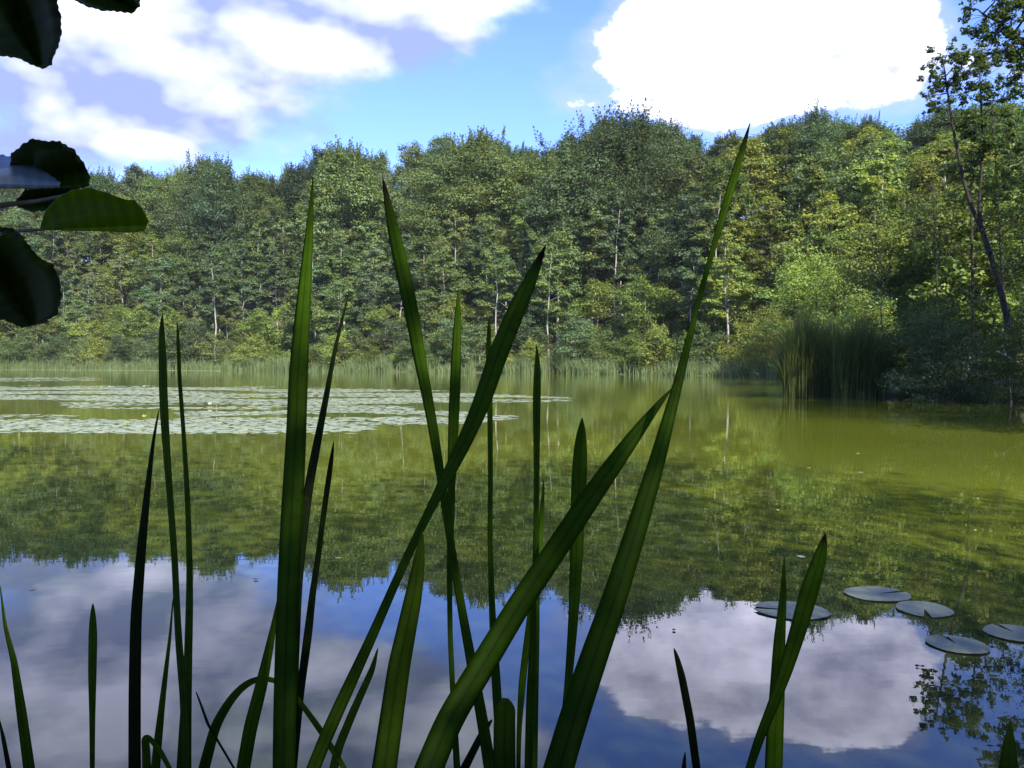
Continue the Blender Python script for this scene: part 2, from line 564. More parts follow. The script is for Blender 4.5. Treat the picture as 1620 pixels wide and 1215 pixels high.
def gen_tree(seed, Ht, cb, R, prof, limbs, nleaf, lsize, tr, bark, leaf, lean=(0, 0), shoots=0, path=None, crn=0.30, stems=1, flat=0.8, gapz=0.0):
    """returns (trunk mesh with its limbs, crown mesh of leaves), base at the origin"""
    rng = np.random.default_rng(seed)
    wood = Acc()
    if path is None:
        n = 9
        z = np.linspace(-0.3, Ht * 0.95, n)
        wob = np.cumsum(rng.normal(scale=Ht * 0.007, size=(n, 2)), axis=0)
        t = np.linspace(0, 1, n)
        path = np.column_stack([wob[:, 0] + lean[0] * t ** 1.5, wob[:, 1] + lean[1] * t ** 1.5, z])
    path = np.asarray(path, dtype=float)
    n = len(path)
    tz = np.linspace(0, 1, n)
    rad = tr * (1 - 0.88 * tz ** 0.9)
    rad[0] *= 1.35
    wood.add(*tube(path, rad, 8))
    def on_trunk(z):
        return np.array([np.interp(z, path[:, 2], path[:, k]) for k in range(3)])
    cen, crad = [], []
    top = path[-1][2]
    for i in range(limbs):
        t = (i + 0.2 + 0.6 * rng.random()) / limbs
        if gapz and rng.random() < gapz: continue
        z0 = cb + (top - cb) * t * 0.97
        L = R * prof(t) * (0.72 + 0.5 * rng.random())
        a = i * 2.39996 + rng.normal(scale=0.35)
        up = math.radians(8 + 52 * t ** 1.3 + rng.normal(scale=8))
        dirv = np.array([math.cos(a) * math.cos(up), math.sin(a) * math.cos(up), math.sin(up)])
        b0 = on_trunk(z0 - min(0.25 * L, 0.12 * Ht * (1 - t)))
        pts = [b0]
        for k in (0.35, 0.7, 1.0):
            pts.append(b0 + dirv * L * k + np.array([0, 0, 0.10 * L * k * k]) + rng.normal(scale=0.05 * L, size=3) * k)
        pts = np.array(pts)
        r0 = max(0.012, tr * 0.34 * (1 - 0.7 * t))
        wood.add(*tube(pts, r0 * np.array([1, 0.7, 0.4, 0.12]), 5))
        side = np.cross(dirv, [0, 0, 1.0]); side /= np.linalg.norm(side) + 1e-9
        for k, s in ((0.45, 0), (0.68, 1), (0.68, -1), (0.9, 0.6), (0.9, -0.6), (1.04, 0)):
            if rng.random() < 0.12: continue
            q = b0 + dirv * L * k + np.array([0, 0, 0.10 * L * k * k]) + side * s * L * 0.34 + rng.normal(scale=0.09 * L, size=3)
            cen.append(q); crad.append(crn * L * (0.6 + 0.6 * rng.random()) + 0.06 * R)
            if s and rng.random() < 0.6:
                m0 = b0 + dirv * L * (k - 0.2)
                wood.add(*tube(np.array([m0, (m0 + q) / 2 + [0, 0, 0.04 * L], q]), r0 * np.array([0.35, 0.25, 0.08]), 4))
    cen.append(path[-1] + [0, 0, 0.1 * R]); crad.append(0.22 * R)
    cen, crad = np.array(cen), np.array(crad)
    w = crad ** 2
    cnt = np.maximum(3, (nleaf * w / w.sum())).astype(int)
    crown = Acc()
    crown.add(*leaf_quads(rng, cen, crad, cnt, lsize, flat))
    if shoots:                                   # upright feathery shoots along the top of the crown
        up_c, up_r = [], []
        order = np.argsort(-(cen[:, 2] + crad))[:max(6, len(cen) // 2)]
        for _ in range(shoots):
            c = cen[order[rng.integers(len(order))]]
            d = np.array([rng.normal(scale=0.28) + c[0] * 0.03, rng.normal(scale=0.28) + c[1] * 0.03, 1.0]); d /= np.linalg.norm(d)
            L = R * (0.16 + 0.24 * rng.random())
            for k in np.linspace(0.0, 1, 8):
                up_c.append(c + d * (L * k + 0.05 * R) + rng.normal(scale=0.012 * R, size=3)); up_r.append(0.055 * R * (1.2 - k))
        crown.add(*leaf_quads(rng, np.array(up_c), np.array(up_r), np.full(len(up_c), 10), lsize * 0.72, 1.8))
    return wood.mesh('trunk', bark, True), crown.mesh('crown', leaf)


def tree_at(name, meshes, loc, rz=0.0, sc=1.0, leafmat=None, barkmat=None, scz=None):
    root = bpy.data.objects.new(name, None)
    COL.objects.link(root)
    root.empty_display_size = 0.5
    root.location = loc
    root.rotation_euler = (0, 0, rz)
    root.scale = (sc, sc, scz or sc)
    for nm, me, mt in (('trunk', meshes[0], barkmat), ('crown', meshes[1], leafmat)):
        o = bpy.data.objects.new(nm, me)
        COL.objects.link(o)
        o.parent = root
        if mt is not None:
            o.material_slots[0].link = 'OBJECT'
            o.material_slots[0].material = mt
    return root


BP, BD = M['bark_pale'], M['bark_dark']
LM, LL, LG, LD, LA = M['leaf_mid'], M['leaf_light'], M['leaf_grey'], M['leaf_dark'], M['leaf_alder']
KIND = {
    'slim': [gen_tree(11, 15, 6.0, 2.7, tall, 16, 9000, 0.27, 0.17, BP, LM),
             gen_tree(12, 16.5, 7.4, 2.5, tall, 14, 8000, 0.27, 0.16, BP, LM, lean=(0.6, 0.2)),
             gen_tree(13, 13.5, 4.4, 2.8, tall, 16, 9000, 0.26, 0.15, BP, LG),
             gen_tree(14, 14, 6.2, 2.3, ovoid, 12, 6500, 0.26, 0.13, BP, LG, lean=(-0.5, 0.4))],
    'broad': [gen_tree(21, 16, 2.4, 4.2, ovoid, 28, 17000, 0.29, 0.24, BP, LM),
              gen_tree(22, 17.5, 3.4, 4.5, ovoid, 28, 17000, 0.29, 0.26, BD, LG),
              gen_tree(23, 15, 2.8, 4.0, tall, 26, 15000, 0.29, 0.22, BP, LM)],
    'ridge': [gen_tree(31, 18, 3.5, 6.6, ovoid, 42, 28000, 0.30, 0.3, BD, LM, shoots=230),
              gen_tree(32, 19.0, 4.0, 5.8, ovoid, 38, 25000, 0.30, 0.3, BD, LG, shoots=260),
              gen_tree(33, 17, 3.0, 6.6, dome, 46, 30000, 0.30, 0.32, BD, LD, shoots=150)],
    'small': [gen_tree(41, 8.5, 1.2, 2.9, ovoid, 18, 7500, 0.22, 0.09, BP, LL),
              gen_tree(42, 7.0, 0.8, 2.7, ovoid, 17, 7000, 0.21, 0.08, BP, LL),
              gen_tree(43, 10, 2.0, 2.8, tall, 17, 7500, 0.23, 0.10, BP, LM)],
    'shrub': [gen_tree(51, 4.4, 0.1, 2.4, dome, 20, 6000, 0.18, 0.05, BD, LM, flat=0.8),
              gen_tree(52, 3.4, 0.1, 2.2, dome, 18, 5500, 0.17, 0.05, BD, LL, flat=0.8),
              gen_tree(53, 5.4, 0.3, 2.6, ovoid, 20, 6500, 0.19, 0.06, BD, LG, flat=0.8)],
}


def zone(px):
    for lim, txt in ((150, 'behind the close alder leaves'), (330, 'behind the light green blade'), (480, 'left of the tallest blade'),
                     (600, 'right of the tallest blade'), (720, 'behind the left-leaning blade'), (860, 'below the blue sky gap'),
                     (1000, 'below the great dark dome'), (1130, 'right of the great dark dome'), (1240, 'left of the reed stand'),
                     (1430, 'behind the reed stand')):
        if px < lim: return txt
    return 'behind the leaning alder'


TONE = {'leaf_mid_green': 'green', 'leaf_light_green': 'yellow-green', 'leaf_grey_green': 'grey-green', 'leaf_dark_green': 'dark'}


def build_wood():
    rng = np.random.default_rng(5)
    rnd = random.Random(9)
    placed = []; made = []; under = []

    def try_place(x, y, gap):
        for (a, b, g) in placed:
            if (a - x) ** 2 + (b - y) ** 2 < (0.5 * (g + gap)) ** 2: return False
        placed.append((x, y, gap)); return True

    # (distance from the shore, kinds, spacing, tries, label, category, group)
    rows = [
        ((1.4, 5.0), [('shrub', 1.0)], 2.5, 1200, '{} shore bush behind the reeds, {}', 'bush', 'bushes along the far shore'),
        ((4.5, 10.0), [('small', 0.75), ('slim', 0.25)], 3.0, 1100, 'small {} tree at the foot of the wood, {}', 'tree', 'small trees at the foot of the wood'),
        ((9.0, 21.0), [('slim', 0.85), ('broad', 0.15)], 4.1, 1600, '{} pale-trunked tree low on the slope, {}', 'tree', 'pale-trunked trees low on the slope'),
        ((21.0, 34.0), [('broad', 0.8), ('slim', 0.2)], 5.8, 1500, '{} tree half way up the slope, {}', 'tree', 'leafy trees half way up the slope'),
        ((34.0, 52.0), [('ridge', 0.85), ('broad', 0.15)], 6.2, 1800, '{} tree along the ridge, {}', 'tree', 'trees along the ridge'),
        ((40.0, 58.0), [('small', 1.0)], 2.7, 2400, '{} undergrowth on the ridge, {}', 'tree', 'small trees filling the ridge'),
    ]
    for (s0, s1), kinds, gap, tries, lab, cat, grp in rows:
        az = rng.uniform(px_az(-190), px_az(1760), tries)
        dd = rng.uniform(60, 230, tries)
        # candidates along the shore belt
        pts = np.column_stack([np.tan(az) * dd, dd])
        extra = []
        for p, q in zip(POND[2:13], POND[3:14]):
            L = np.linalg.norm(q - p)
            nn = int(L * 14)
            u = rng.random(nn)[:, None]
            base = p + (q - p) * u
            nr = np.array([-(q - p)[1], (q - p)[0]]) / L
            if shore_dist([p + (q - p) * 0.5 + nr * 0.5])[0] < 0: nr = -nr
            extra.append(base + nr * rng.uniform(s0, s1, nn)[:, None])
        pts = np.concatenate([pts] + extra)
        rng.shuffle(pts)
        s = shore_dist(pts)
        ok = (s > s0) & (s < s1) & (pts[:, 1] > 50)
        pp = W / 2 + FPX * pts[:, 0] / pts[:, 1]
        ok &= (pp > -170) & (pp < 1770)
        pts, pp = pts[ok], pp[ok]
        zz = ground_z(pts)
        for (x, y), px, z in zip(pts, pp, zz):
            if px > 1640 and y < 60: continue
            if not try_place(x, y, gap): continue
            r = rnd.random(); acc = 0
            for kname, wgt in kinds:
                acc += wgt
                if r <= acc: break
            me = rnd.choice(KIND[kname])
            sc = rnd.uniform(0.85, 1.12) if kname != 'shrub' else rnd.uniform(0.6, 1.15)
            lm = None
            if kname == 'ridge': lm = rnd.choice([LM, LG, LD, LM])
            elif kname in ('broad', 'slim'): lm = rnd.choice([LM, LG, LM, LL if px > 1100 or px < 300 else LG])
            if px > 1150 and s0 < 20 : lm = rnd.choice([LL, LL, LM])
            # the crest as the photograph shows it
            crest = np.interp(px, [-200, 0, 160, 280, 350, 400, 430, 470, 540, 600, 680, 750, 790, 850, 900, 990, 1080, 1120, 1200, 1300, 1390, 1440, 1620],
                              [268, 262, 258, 256, 240, 262, 280, 250, 222, 236, 215, 203, 228, 235, 205, 172, 195, 205, 200, 172, 192, 200, 190])
            want = CAM_Z + (HORIZON - crest) / FPX * y - z
            if 'top' not in me[1]: me[1]['top'] = max(v.co.z for v in me[1].vertices)
            top = me[1]['top']
            if s0 == 34.0:
                szf = max(0.45, min(1.5, want / (top * sc) * rnd.uniform(0.92, 1.02)))
                sc2 = sc * (0.6 + 0.4 * szf)
            elif s0 >= 40:
                sc2 = sc * 1.3; szf = min(0.9, want * 0.9 / (top * sc)); lm = rnd.choice([LM, LG])
            else:
                sc2 = sc; szf = min(1.0, want * 0.93 / (top * sc))
            if s0 >= 40:
                under.append((x, y, z - 0.1, rnd.uniform(0, 6.28), sc2, sc * szf))
                continue
            o = tree_at('shore_bush' if cat == 'bush' else 'woodland_tree', me, (x, y, z - 0.1), rnd.uniform(0, 6.28), sc2, lm, None, sc * szf)
            tone = TONE[(lm or me[1].materials[0]).name]
            size = 'tall ' if sc > 1.04 else ('short ' if sc < 0.92 else '')
            if s0 < 9: size = ''
            made.append((o, px))
            tag(o, lab.format(size + tone, zone(px)), cat, grp + ', ' + zone(px))
    # the leafy undergrowth between the ridge trees reads as one mass
    src = gen_tree(44, 8.6, 0.8, 3.0, ovoid, 15, 1500, 0.40, 0.09, BP, LM)[1]
    base = np.empty(len(src.vertices) * 3, dtype=np.float32); src.vertices.foreach_get('co', base); base = base.reshape(-1, 3)
    tint = np.empty(len(base) * 4, dtype=np.float32); src.attributes['tint'].data.foreach_get('color', tint); tint = tint.reshape(-1, 4)[:, :3]
    quad = np.arange(len(base)).reshape(-1, 4)
    mass = Acc()
    for x, y, z, a, sx, sz in under:
        c, sn = math.cos(a), math.sin(a)
        v = base * [sx, sx, sz]
        mass.add(np.column_stack([v[:, 0] * c - v[:, 1] * sn + x, v[:, 0] * sn + v[:, 1] * c + y, v[:, 2] + z]), quad,
                 tint * rnd.uniform(0.75, 1.2) * [rnd.uniform(0.9, 1.1), 1, 1])
    tag(obj('ridge_undergrowth', mass.mesh('ridge_undergrowth', LM)), 'leafy undergrowth filling the gaps between the ridge trees', 'undergrowth', kind='stuff')
    same = {}
    for o, px in made: same.setdefault(o['label'], []).append((px, o))
    words = ['leftmost', 'second-from-left', 'third-from-left', 'fourth-from-left', 'fifth-from-left', 'sixth-from-left', 'seventh-from-left', 'eighth-from-left', 'ninth-from-left', 'tenth-from-left', 'eleventh-from-left', 'twelfth-from-left']
    for lab, lst in same.items():
        if 1 < len(lst) <= 12:
            for (px, o), w in zip(sorted(lst, key=lambda q: q[0]), words): o['label'] = w + ' ' + lab


build_wood()


def px_tree(name, px, depth, top_py, me, label, leaf=None, bark=None, wide=1.0, rz=0.0, cat='tree', group=None):
    """a tree standing at a photograph column and distance, grown to a crest height"""
    x = (px - W / 2) / FPX * depth
    z = float(ground_z([(x, depth)])[0])
    want = CAM_Z + (HORIZON - top_py) / FPX * depth - z
    top = max(v.co.z for v in me[1].vertices)
    k = want / top
    o = tree_at(name, me, (x, depth, z - 0.1), rz, k * wide, leaf, bark, k)
    return tag(o, label, cat, group)


# trees of the crest that stand out
big_dome = gen_tree(61, 19, 4.0, 9.0, dome, 70, 60000, 0.30, 0.42, BD, LD, shoots=420, crn=0.2)
px_tree('beech_tree', 985, 122, 158, big_dome, 'great dark dome-topped tree, highest crown on the crest', wide=1.0)
px_tree('beech_tree', 912, 118, 215, KIND['ridge'][2], 'dark tree bulging left of the great dome on the crest', LD, wide=0.9, rz=1.0)
px_tree('beech_tree', 1290, 112, 158, KIND['ridge'][2], 'dark bushy tree standing up on the crest below the white cloud', LD, wide=0.8, rz=2.0)
px_tree('beech_tree', 1365, 112, 178, KIND['ridge'][0], 'dark tree on the crest just right of the bushy one', LD, wide=0.7, rz=0.4)
px_tree('beech_tree', 350, 158, 238, KIND['ridge'][2], 'dark rounded tree standing alone on the left crest', LD, wide=0.7)
px_tree('beech_tree', 750, 138, 195, KIND['ridge'][0], 'broad feathery tree on the crest beside the blue gap', LM, wide=1.0, rz=1.3)
px_tree('beech_tree', 545, 142, 218, KIND['ridge'][1], 'feathery tree above the tallest upright blade on the crest', LM, wide=1.0, rz=2.3)
# the bright trees behind the dark reed stand
yel = [gen_tree(71, 10, 1.2, 4.2, ovoid, 26, 15000, 0.20, 0.12, BD, LL), gen_tree(72, 8, 0.8, 3.8, dome, 24, 14000, 0.19, 0.10, BD, LL)]
px_tree('willow_tree', 1290, 64, 395, yel[0], 'bright yellow-green tree rising behind the dark reed stand', LL, wide=1.0)
px_tree('willow_tree', 1390, 57, 330, yel[0], 'yellow-green tree with thin dark limbs right of the reed stand', LL, wide=0.85, rz=2)
px_tree('willow_tree', 1215, 72, 480, yel[1], 'low yellow-green bush at the shore left of the reed stand', LL, rz=1)
px_tree('willow_tree', 1470, 60, 300, yel[0], 'tall green tree filling the gap behind the leaning alder', LM, rz=4, wide=0.8)  # shade on the right side put into a darker leaf colour
px_tree('willow_tree', 1570, 56, 230, yel[0], 'tall green tree behind the straight dark trunks at right', LA, rz=5, wide=0.7)  # alder leaf colour darkens this tree in place of real shade
px_tree('willow_tree', 1350, 50, 455, yel[1], 'low leafy bush directly behind the dark reed stand', LL, rz=3)
px_tree('willow_tree', 1530, 52, 360, yel[1], 'bushy green tree between the dark trunks at right', LA, rz=2.4)  # darker leaves stand in for shade here too


# ---- alders on the near right shore, their stems drawn from the photograph
def stem_tree(name, depth, stem, clumps, label, tr=0.17, lsize=0.13, leaf=LA, per=150, second=None, extra_limbs=(), bark=M['bark_alder'], seed=1):
    rng = np.random.default_rng(seed)
    pts = np.array([at(px, py, depth + dd) for px, py, dd in stem])
    z0 = float(ground_z([pts[0][:2]])[0])
    base = np.array([pts[0][0], pts[0][1], z0 - 0.2])
    P = np.vstack([base, pts]) - base
    def smooth(Q):
        Q = np.asarray(Q); t = np.arange(len(Q)); tt = np.linspace(0, len(Q) - 1, len(Q) * 4)
        out = np.column_stack([np.interp(tt, t, Q[:, k]) for k in range(3)])
        for _ in range(2): out[1:-1] = (out[:-2] + 2 * out[1:-1] + out[2:]) / 4
        return out
    wood = Acc()
    S = smooth(P)
    wood.add(*tube(S, tr * (1 - 0.88 * np.linspace(0, 1, len(S)) ** 0.6), 8))
    limbs = [S]
    for lim in ([second] if second else []) + list(extra_limbs):
        Q = smooth(np.array([at(px, py, depth + dd) for px, py, dd in lim]) - base)
        wood.add(*tube(Q, tr * 0.55 * (1 - 0.8 * np.linspace(0, 1, len(Q))), 6)); limbs.append(Q)
    allp = np.vstack(limbs)
    cen, rad = [], []
    for (px, py, rpx) in clumps:
        c = np.array(at(px, py, depth + rng.normal(scale=0.5))) - base
        r = rpx / FPX * depth
        near = allp[np.argmin(np.linalg.norm(allp - c + np.array([0, 0, 0.3 * r]), axis=1))]
        mid = (near + c) / 2 + rng.normal(scale=0.06, size=3)
        wood.add(*tube(np.array([near, mid, c]), np.array([0.035, 0.022, 0.008]), 4))
        for _ in range(13):                                   # sprays of the clump
            q = c + rng.normal(scale=0.55, size=3) * r
            cen.append(q); rad.append(r * (0.20 + 0.2 * rng.random()))
            wood.add(*tube(np.array([c, (c + q) / 2 + rng.normal(scale=0.03, size=3), q]), np.array([0.012, 0.008, 0.004]), 3))
    cen, rad = np.array(cen), np.array(rad)
    cnt = np.maximum(6, per * (rad / rad.mean()) ** 2 / 13).astype(int)
    crown = Acc(); crown.add(*leaf_quads(rng, cen, rad, cnt, lsize, 1.15, upw=0.35))
    root = tree_at(name, (wood.mesh('trunk', bark, True), crown.mesh('crown', leaf)), base)
    return tag(root, label, 'tree')


stem_tree('alder_tree', 38,
          [(1600, 530, 0), (1582, 456, 0), (1560, 380, .2), (1530, 312, .2), (1510, 217, .1), (1500, 152, 0), (1492, 95, 0)],
          [(1497, 88, 26), (1522, 98, 22), (1478, 118, 20), (1468, 150, 18), (1500, 140, 26), (1530, 150, 20), (1482, 172, 14), (1528, 195, 18), (1515, 122, 22),
           (1560, 120, 34), (1578, 160, 34), (1548, 200, 28), (1575, 225, 30), (1545, 262, 24), (1590, 280, 30), (1565, 300, 22), (1556, 85, 24)],
          'tall leaning alder with a dark forked trunk at right', per=520, tr=0.2,
          second=[(1566, 400, 0), (1548, 345, .3), (1555, 228, .5), (1550, 119, .5)], seed=3)
stem_tree('alder_tree', 41,
          [(1540, 520, 0), (1538, 420, 0), (1536, 300, 0), (1537, 215, 0)],
          [(1520, 260, 30), (1560, 300, 34), (1510, 330, 30), (1575, 360, 34), (1500, 400, 30), (1550, 240, 26), (1590, 420, 30)],
          'straight dark alder trunk left of the leaning alder', tr=0.13, per=300, seed=4)
stem_tree('alder_tree', 40,
          [(1592, 520, 0), (1583, 400, 0), (1580, 320, 0), (1570, 190, 0)],
          [(1600, 220, 34), (1570, 210, 26), (1612, 280, 36), (1606, 350, 34), (1615, 420, 34), (1570, 180, 22), (1640, 240, 50), (1640, 340, 50)],
          'slender dark alder at the right edge beside the leaning trunk', tr=0.12, per=320, seed=5)
stem_tree('alder_tree', 44,
          [(1482, 520, 0), (1482, 418, 0), (1477, 335, 0), (1475, 290, 0)],
          [(1470, 300, 30), (1495, 330, 30), (1455, 350, 30), (1480, 380, 34), (1505, 395, 26)],
          'short thin alder stem in the bright gap at right', tr=0.09, per=230, leaf=LL, seed=6)
stem_tree('alder_sapling', 36,
          [(1400, 560, 0), (1392, 480, 0), (1402, 470, 0), (1390, 410, 0), (1378, 360, 0)],
          [(1385, 370, 20), (1360, 392, 18), (1335, 400, 14), (1410, 430, 18)],
          'bare thin leaning sapling right of the reed stand', tr=0.05, per=110, leaf=LL,
          extra_limbs=[[(1395, 445, 0), (1370, 424, 0), (1330, 395, 0)]], seed=7)

# trees of the near right bank: the first hangs into the top right corner, all shade the right-hand water
near_big = [gen_tree(81, 14, 3.0, 4.6, ovoid, 34, 40000, 0.105, 0.24, BD, LA, crn=0.26),
            gen_tree(82, 13, 2.6, 4.2, ovoid, 32, 36000, 0.105, 0.22, BD, LA, crn=0.28)]
def bank_tree(x, y, me, sc, rz, label, name='alder_tree'):
    o = tree_at(name, me, (x, y, float(ground_z([(x, y)])[0]) - 0.1), rz, sc)
    return tag(o, label, 'tree')
stem_tree('alder_tree', 24,
          [(1775, 600, 0), (1770, 400, 0), (1745, 200, 0), (1700, 60, 0), (1690, -80, 0)],
          [(1600, 30, 34), (1562, 25, 30), (1535, 14, 16), (1590, 78, 24), (1612, 105, 22), (1640, 60, 46), (1650, 130, 46), (1585, -20, 36), (1640, -40, 50),
           (1700, -20, 60), (1720, 80, 60), (1760, 160, 70), (1680, 200, 45), (1800, 40, 70), (1600, 60, 26), (1575, 52, 18), (1720, -120, 70), (1640, 0, 30)],
          'near alder hanging its dark leaves into the top right corner', tr=0.2, per=900, lsize=0.095, seed=8,
          extra_limbs=[[(1765, 330, 0), (1700, 180, 0), (1640, 90, 0), (1590, 40, 0), (1555, 22, 0)]])
bank_tree(18.6, 22.0, near_big[0], 1.0, 0.3, 'alder standing behind the one that overhangs the top right corner')
bank_tree(21.0, 31.5, near_big[1], 0.95, 1.3, 'alder on the right bank just outside the right edge')
bank_tree(17.2, 17.0, near_big[1], 1.05, 2.3, 'alder on the right bank nearer than the overhanging one')
bank_tree(22.8, 25.6, near_big[0], 1.15, 4.3, 'second-row alder behind the right bank')
bank_tree(18.2, 8.0, near_big[0], 0.95, 3.3, 'alder at the bend of the right bank')
bank_tree(14.4, 14.2, near_big[1], 1.0, 1.9, 'alder leaning over the right bank where it nears the viewpoint')
bank_tree(6.2, -3.2, near_big[0], 0.9, 5.1, 'alder behind the viewpoint to the right')
bank_tree(1.6, -3.6, near_big[1], 0.9, 3.9, 'alder directly behind the viewpoint')

# dark bushes on the near right shore
dark_bush = [gen_tree(91, 3.6, 0.2, 2.2, dome, 22, 9000, 0.11, 0.05, BD, LA, flat=0.8), gen_tree(92, 3.0, 0.15, 2.0, dome, 20, 8000, 0.10, 0.05, BD, LD, flat=0.8)]
for px, dp, top, k, lab in ((1425, 31.5, 500, 0, 'dark bush touching the water beside the reed stand'),
                            (1478, 30.0, 470, 1, 'dark bush below the short thin alder stem'),
                            (1520, 31.5, 440, 0, 'dark bush below the straight alder trunk'),
                            (1560, 29.0, 520, 1, 'low dark bush overhanging the water at right'),
                            (1605, 28.0, 500, 0, 'dark bush at the right edge below the leaning alder'),
                            (1650, 29.0, 470, 1, 'dark bush cut by the right edge of the picture'),
                            (1450, 34.0, 455, 0, 'taller dark bush behind the shore bushes at right')):
    px_tree('shore_bush', px, dp, top, dark_bush[k], lab, wide=0.8, rz=px * 0.7, cat='bush', group='dark bushes on the near right shore')


# ------------------------------------------------------------------ reeds
def blades(rng, P, hts, wid, nseg=4, droop=0.35):
    n = len(P)
    a = rng.uniform(0, 2 * math.pi, n)
    d = np.stack([np.cos(a), np.sin(a), np.zeros(n)], -1)
    f = rng.uniform(0, 2 * math.pi, n)
    side = np.stack([np.cos(f), np.sin(f), np.zeros(n)], -1)
    dr = droop * rng.random(n) ** 1.5
    rows = []
    for k in range(nseg + 1):
        t = k / nseg
        c = P + d * (hts * dr * t ** 2.2)[:, None]
        c[:, 2] += hts * (t - 0.35 * dr * t ** 3)
        w = wid * (1.0 - 0.92 * t ** 1.6)
        rows.append(np.stack([c - side * (w / 2)[:, None], c + side * (w / 2)[:, None]], 1))
    V = np.stack(rows, 1)                       # n, seg+1, 2, 3
    base = (np.arange(n) * (nseg + 1) * 2)[:, None]
    k = (np.arange(nseg) * 2)[None, :]
    i0 = base + k
    F = np.stack([i0, i0 + 1, i0 + 3, i0 + 2], -1).reshape(-1, 4)
    b = 0.75 + 0.5 * rng.random(n)
    yel = rng.random(n)
    col = np.stack([b * (0.9 + 0.35 * yel), b, b * (1.05 - 0.25 * yel)], -1)
    return V.reshape(-1, 3), F, np.repeat(col, (nseg + 1) * 2, axis=0)


def build_reeds():
    rng = np.random.default_rng(77)
    pts = []
    for p, q in zip(POND[2:12], POND[3:13]):
        L = np.linalg.norm(q - p)
        n = int(L * 70)
        u = rng.random(n)[:, None]
        nr = np.array([-(q - p)[1], (q - p)[0]]) / L
        if shore_dist([p + (q - p) * 0.5 + nr * 0.5])[0] < 0: nr = -nr
        pts.append(p + (q - p) * u + nr * rng.uniform(-1.3, 1.8, n)[:, None])
    P = np.concatenate(pts)
    # reeds stand in tufts of uneven height with open gaps between
    T = P[rng.random(len(P)) < 0.085]
    T = T[np.sin(T[:, 0] * 0.31) + np.sin(T[:, 0] * 0.83 + 1) + rng.normal(scale=0.5, size=len(T)) > -1.5]
    th = rng.uniform(0.4, 1.05, len(T)) * (2.15 + 0.45 * np.sin(T[:, 0] * 0.35) + 0.3 * np.sin(T[:, 0] * 1.3 + 1))
    per = 30
    k = np.repeat(np.arange(len(T)), per)
    off = rng.normal(scale=0.28, size=(len(k), 2))
    P3 = np.column_stack([T[k] + off, np.full(len(k), -0.1)])
    V, F, C = blades(rng, P3, th[k] * rng.uniform(0.55, 1.15, len(k)), rng.uniform(0.03, 0.07, len(k)), 3, 0.95)
    o = obj('reed_bed', mesh_from('reed_bed', V, F, M['reed'], C))
    tag(o, 'pale grey-green fringe of reeds along the far shore', 'reeds', kind='stuff')

    def stand(px0, px1, dp, top, n, label, seed):
        r = np.random.default_rng(seed)
        px = r.uniform(px0, px1, n)
        dep = dp + r.uniform(-0.9, 2.2, n)
        x = (px - W / 2) / FPX * dep
        edge = np.minimum(px - px0, px1 - px) / (px1 - px0)
        hh = (CAM_Z + (HORIZON - top) / FPX * dp + 0.15) * (0.50 + 0.56 * r.random(n) ** 0.6) * (0.84 + 0.3 * np.minimum(edge, 0.45) + 0.10 * np.sin(px * 0.13))
        c = np.array([x.mean(), dep.mean(), -0.15])
        V, F, C = blades(r, np.column_stack([x, dep, np.full(n, -0.15)]) - c, hh, r.uniform(0.016, 0.042, n), 6, 0.5)
        o = obj('reed_stand', mesh_from('reed_stand', V, F, M['reed_dark'], C), loc=c)
        tag(o, label, 'reeds', 'tall reed stands on the near right shore')
    stand(1240, 1322, 32.5, 492, 4200, 'tall dark green reed stand at the tip of the right shore', 1)
    stand(1318, 1402, 31.8, 500, 4200, 'tall dark bluish reed stand next to the right-shore bushes', 2)


build_reeds()


# dead wood and dry tufts on the shores
def dead_branch(name, depth, lines, r0, label, cat='branch', mat='deadwood'):
    a = Acc()
    base = np.array(at(*lines[0][0], depth))
    for k, ln in enumerate(lines):
        P = np.array([at(px, py, depth + 0.15 * i) for i, (px, py) in enumerate(ln)]) - base
        a.add(*tube(P, np.linspace(r0 * (1 if k == 0 else 0.6), r0 * 0.25, len(P)), 6))
    o = obj(name, a.mesh(name, M[mat], True), loc=base)
    return tag(o, label, cat)


dead_branch('dead_branch', 27.6, [[(1640, 586), (1612, 574), (1590, 562), (1577, 555)], [(1605, 571), (1592, 574), (1582, 570)], [(1592, 563), (1588, 553)]],
            0.035, 'pale dead branch sticking out over the water at the right edge')
dead_branch('dead_branch', 28.4, [[(1600, 640), (1598, 610), (1597, 588)], [(1598, 600), (1592, 590)]], 0.03, 'thin pale stick standing in the water at the right edge')


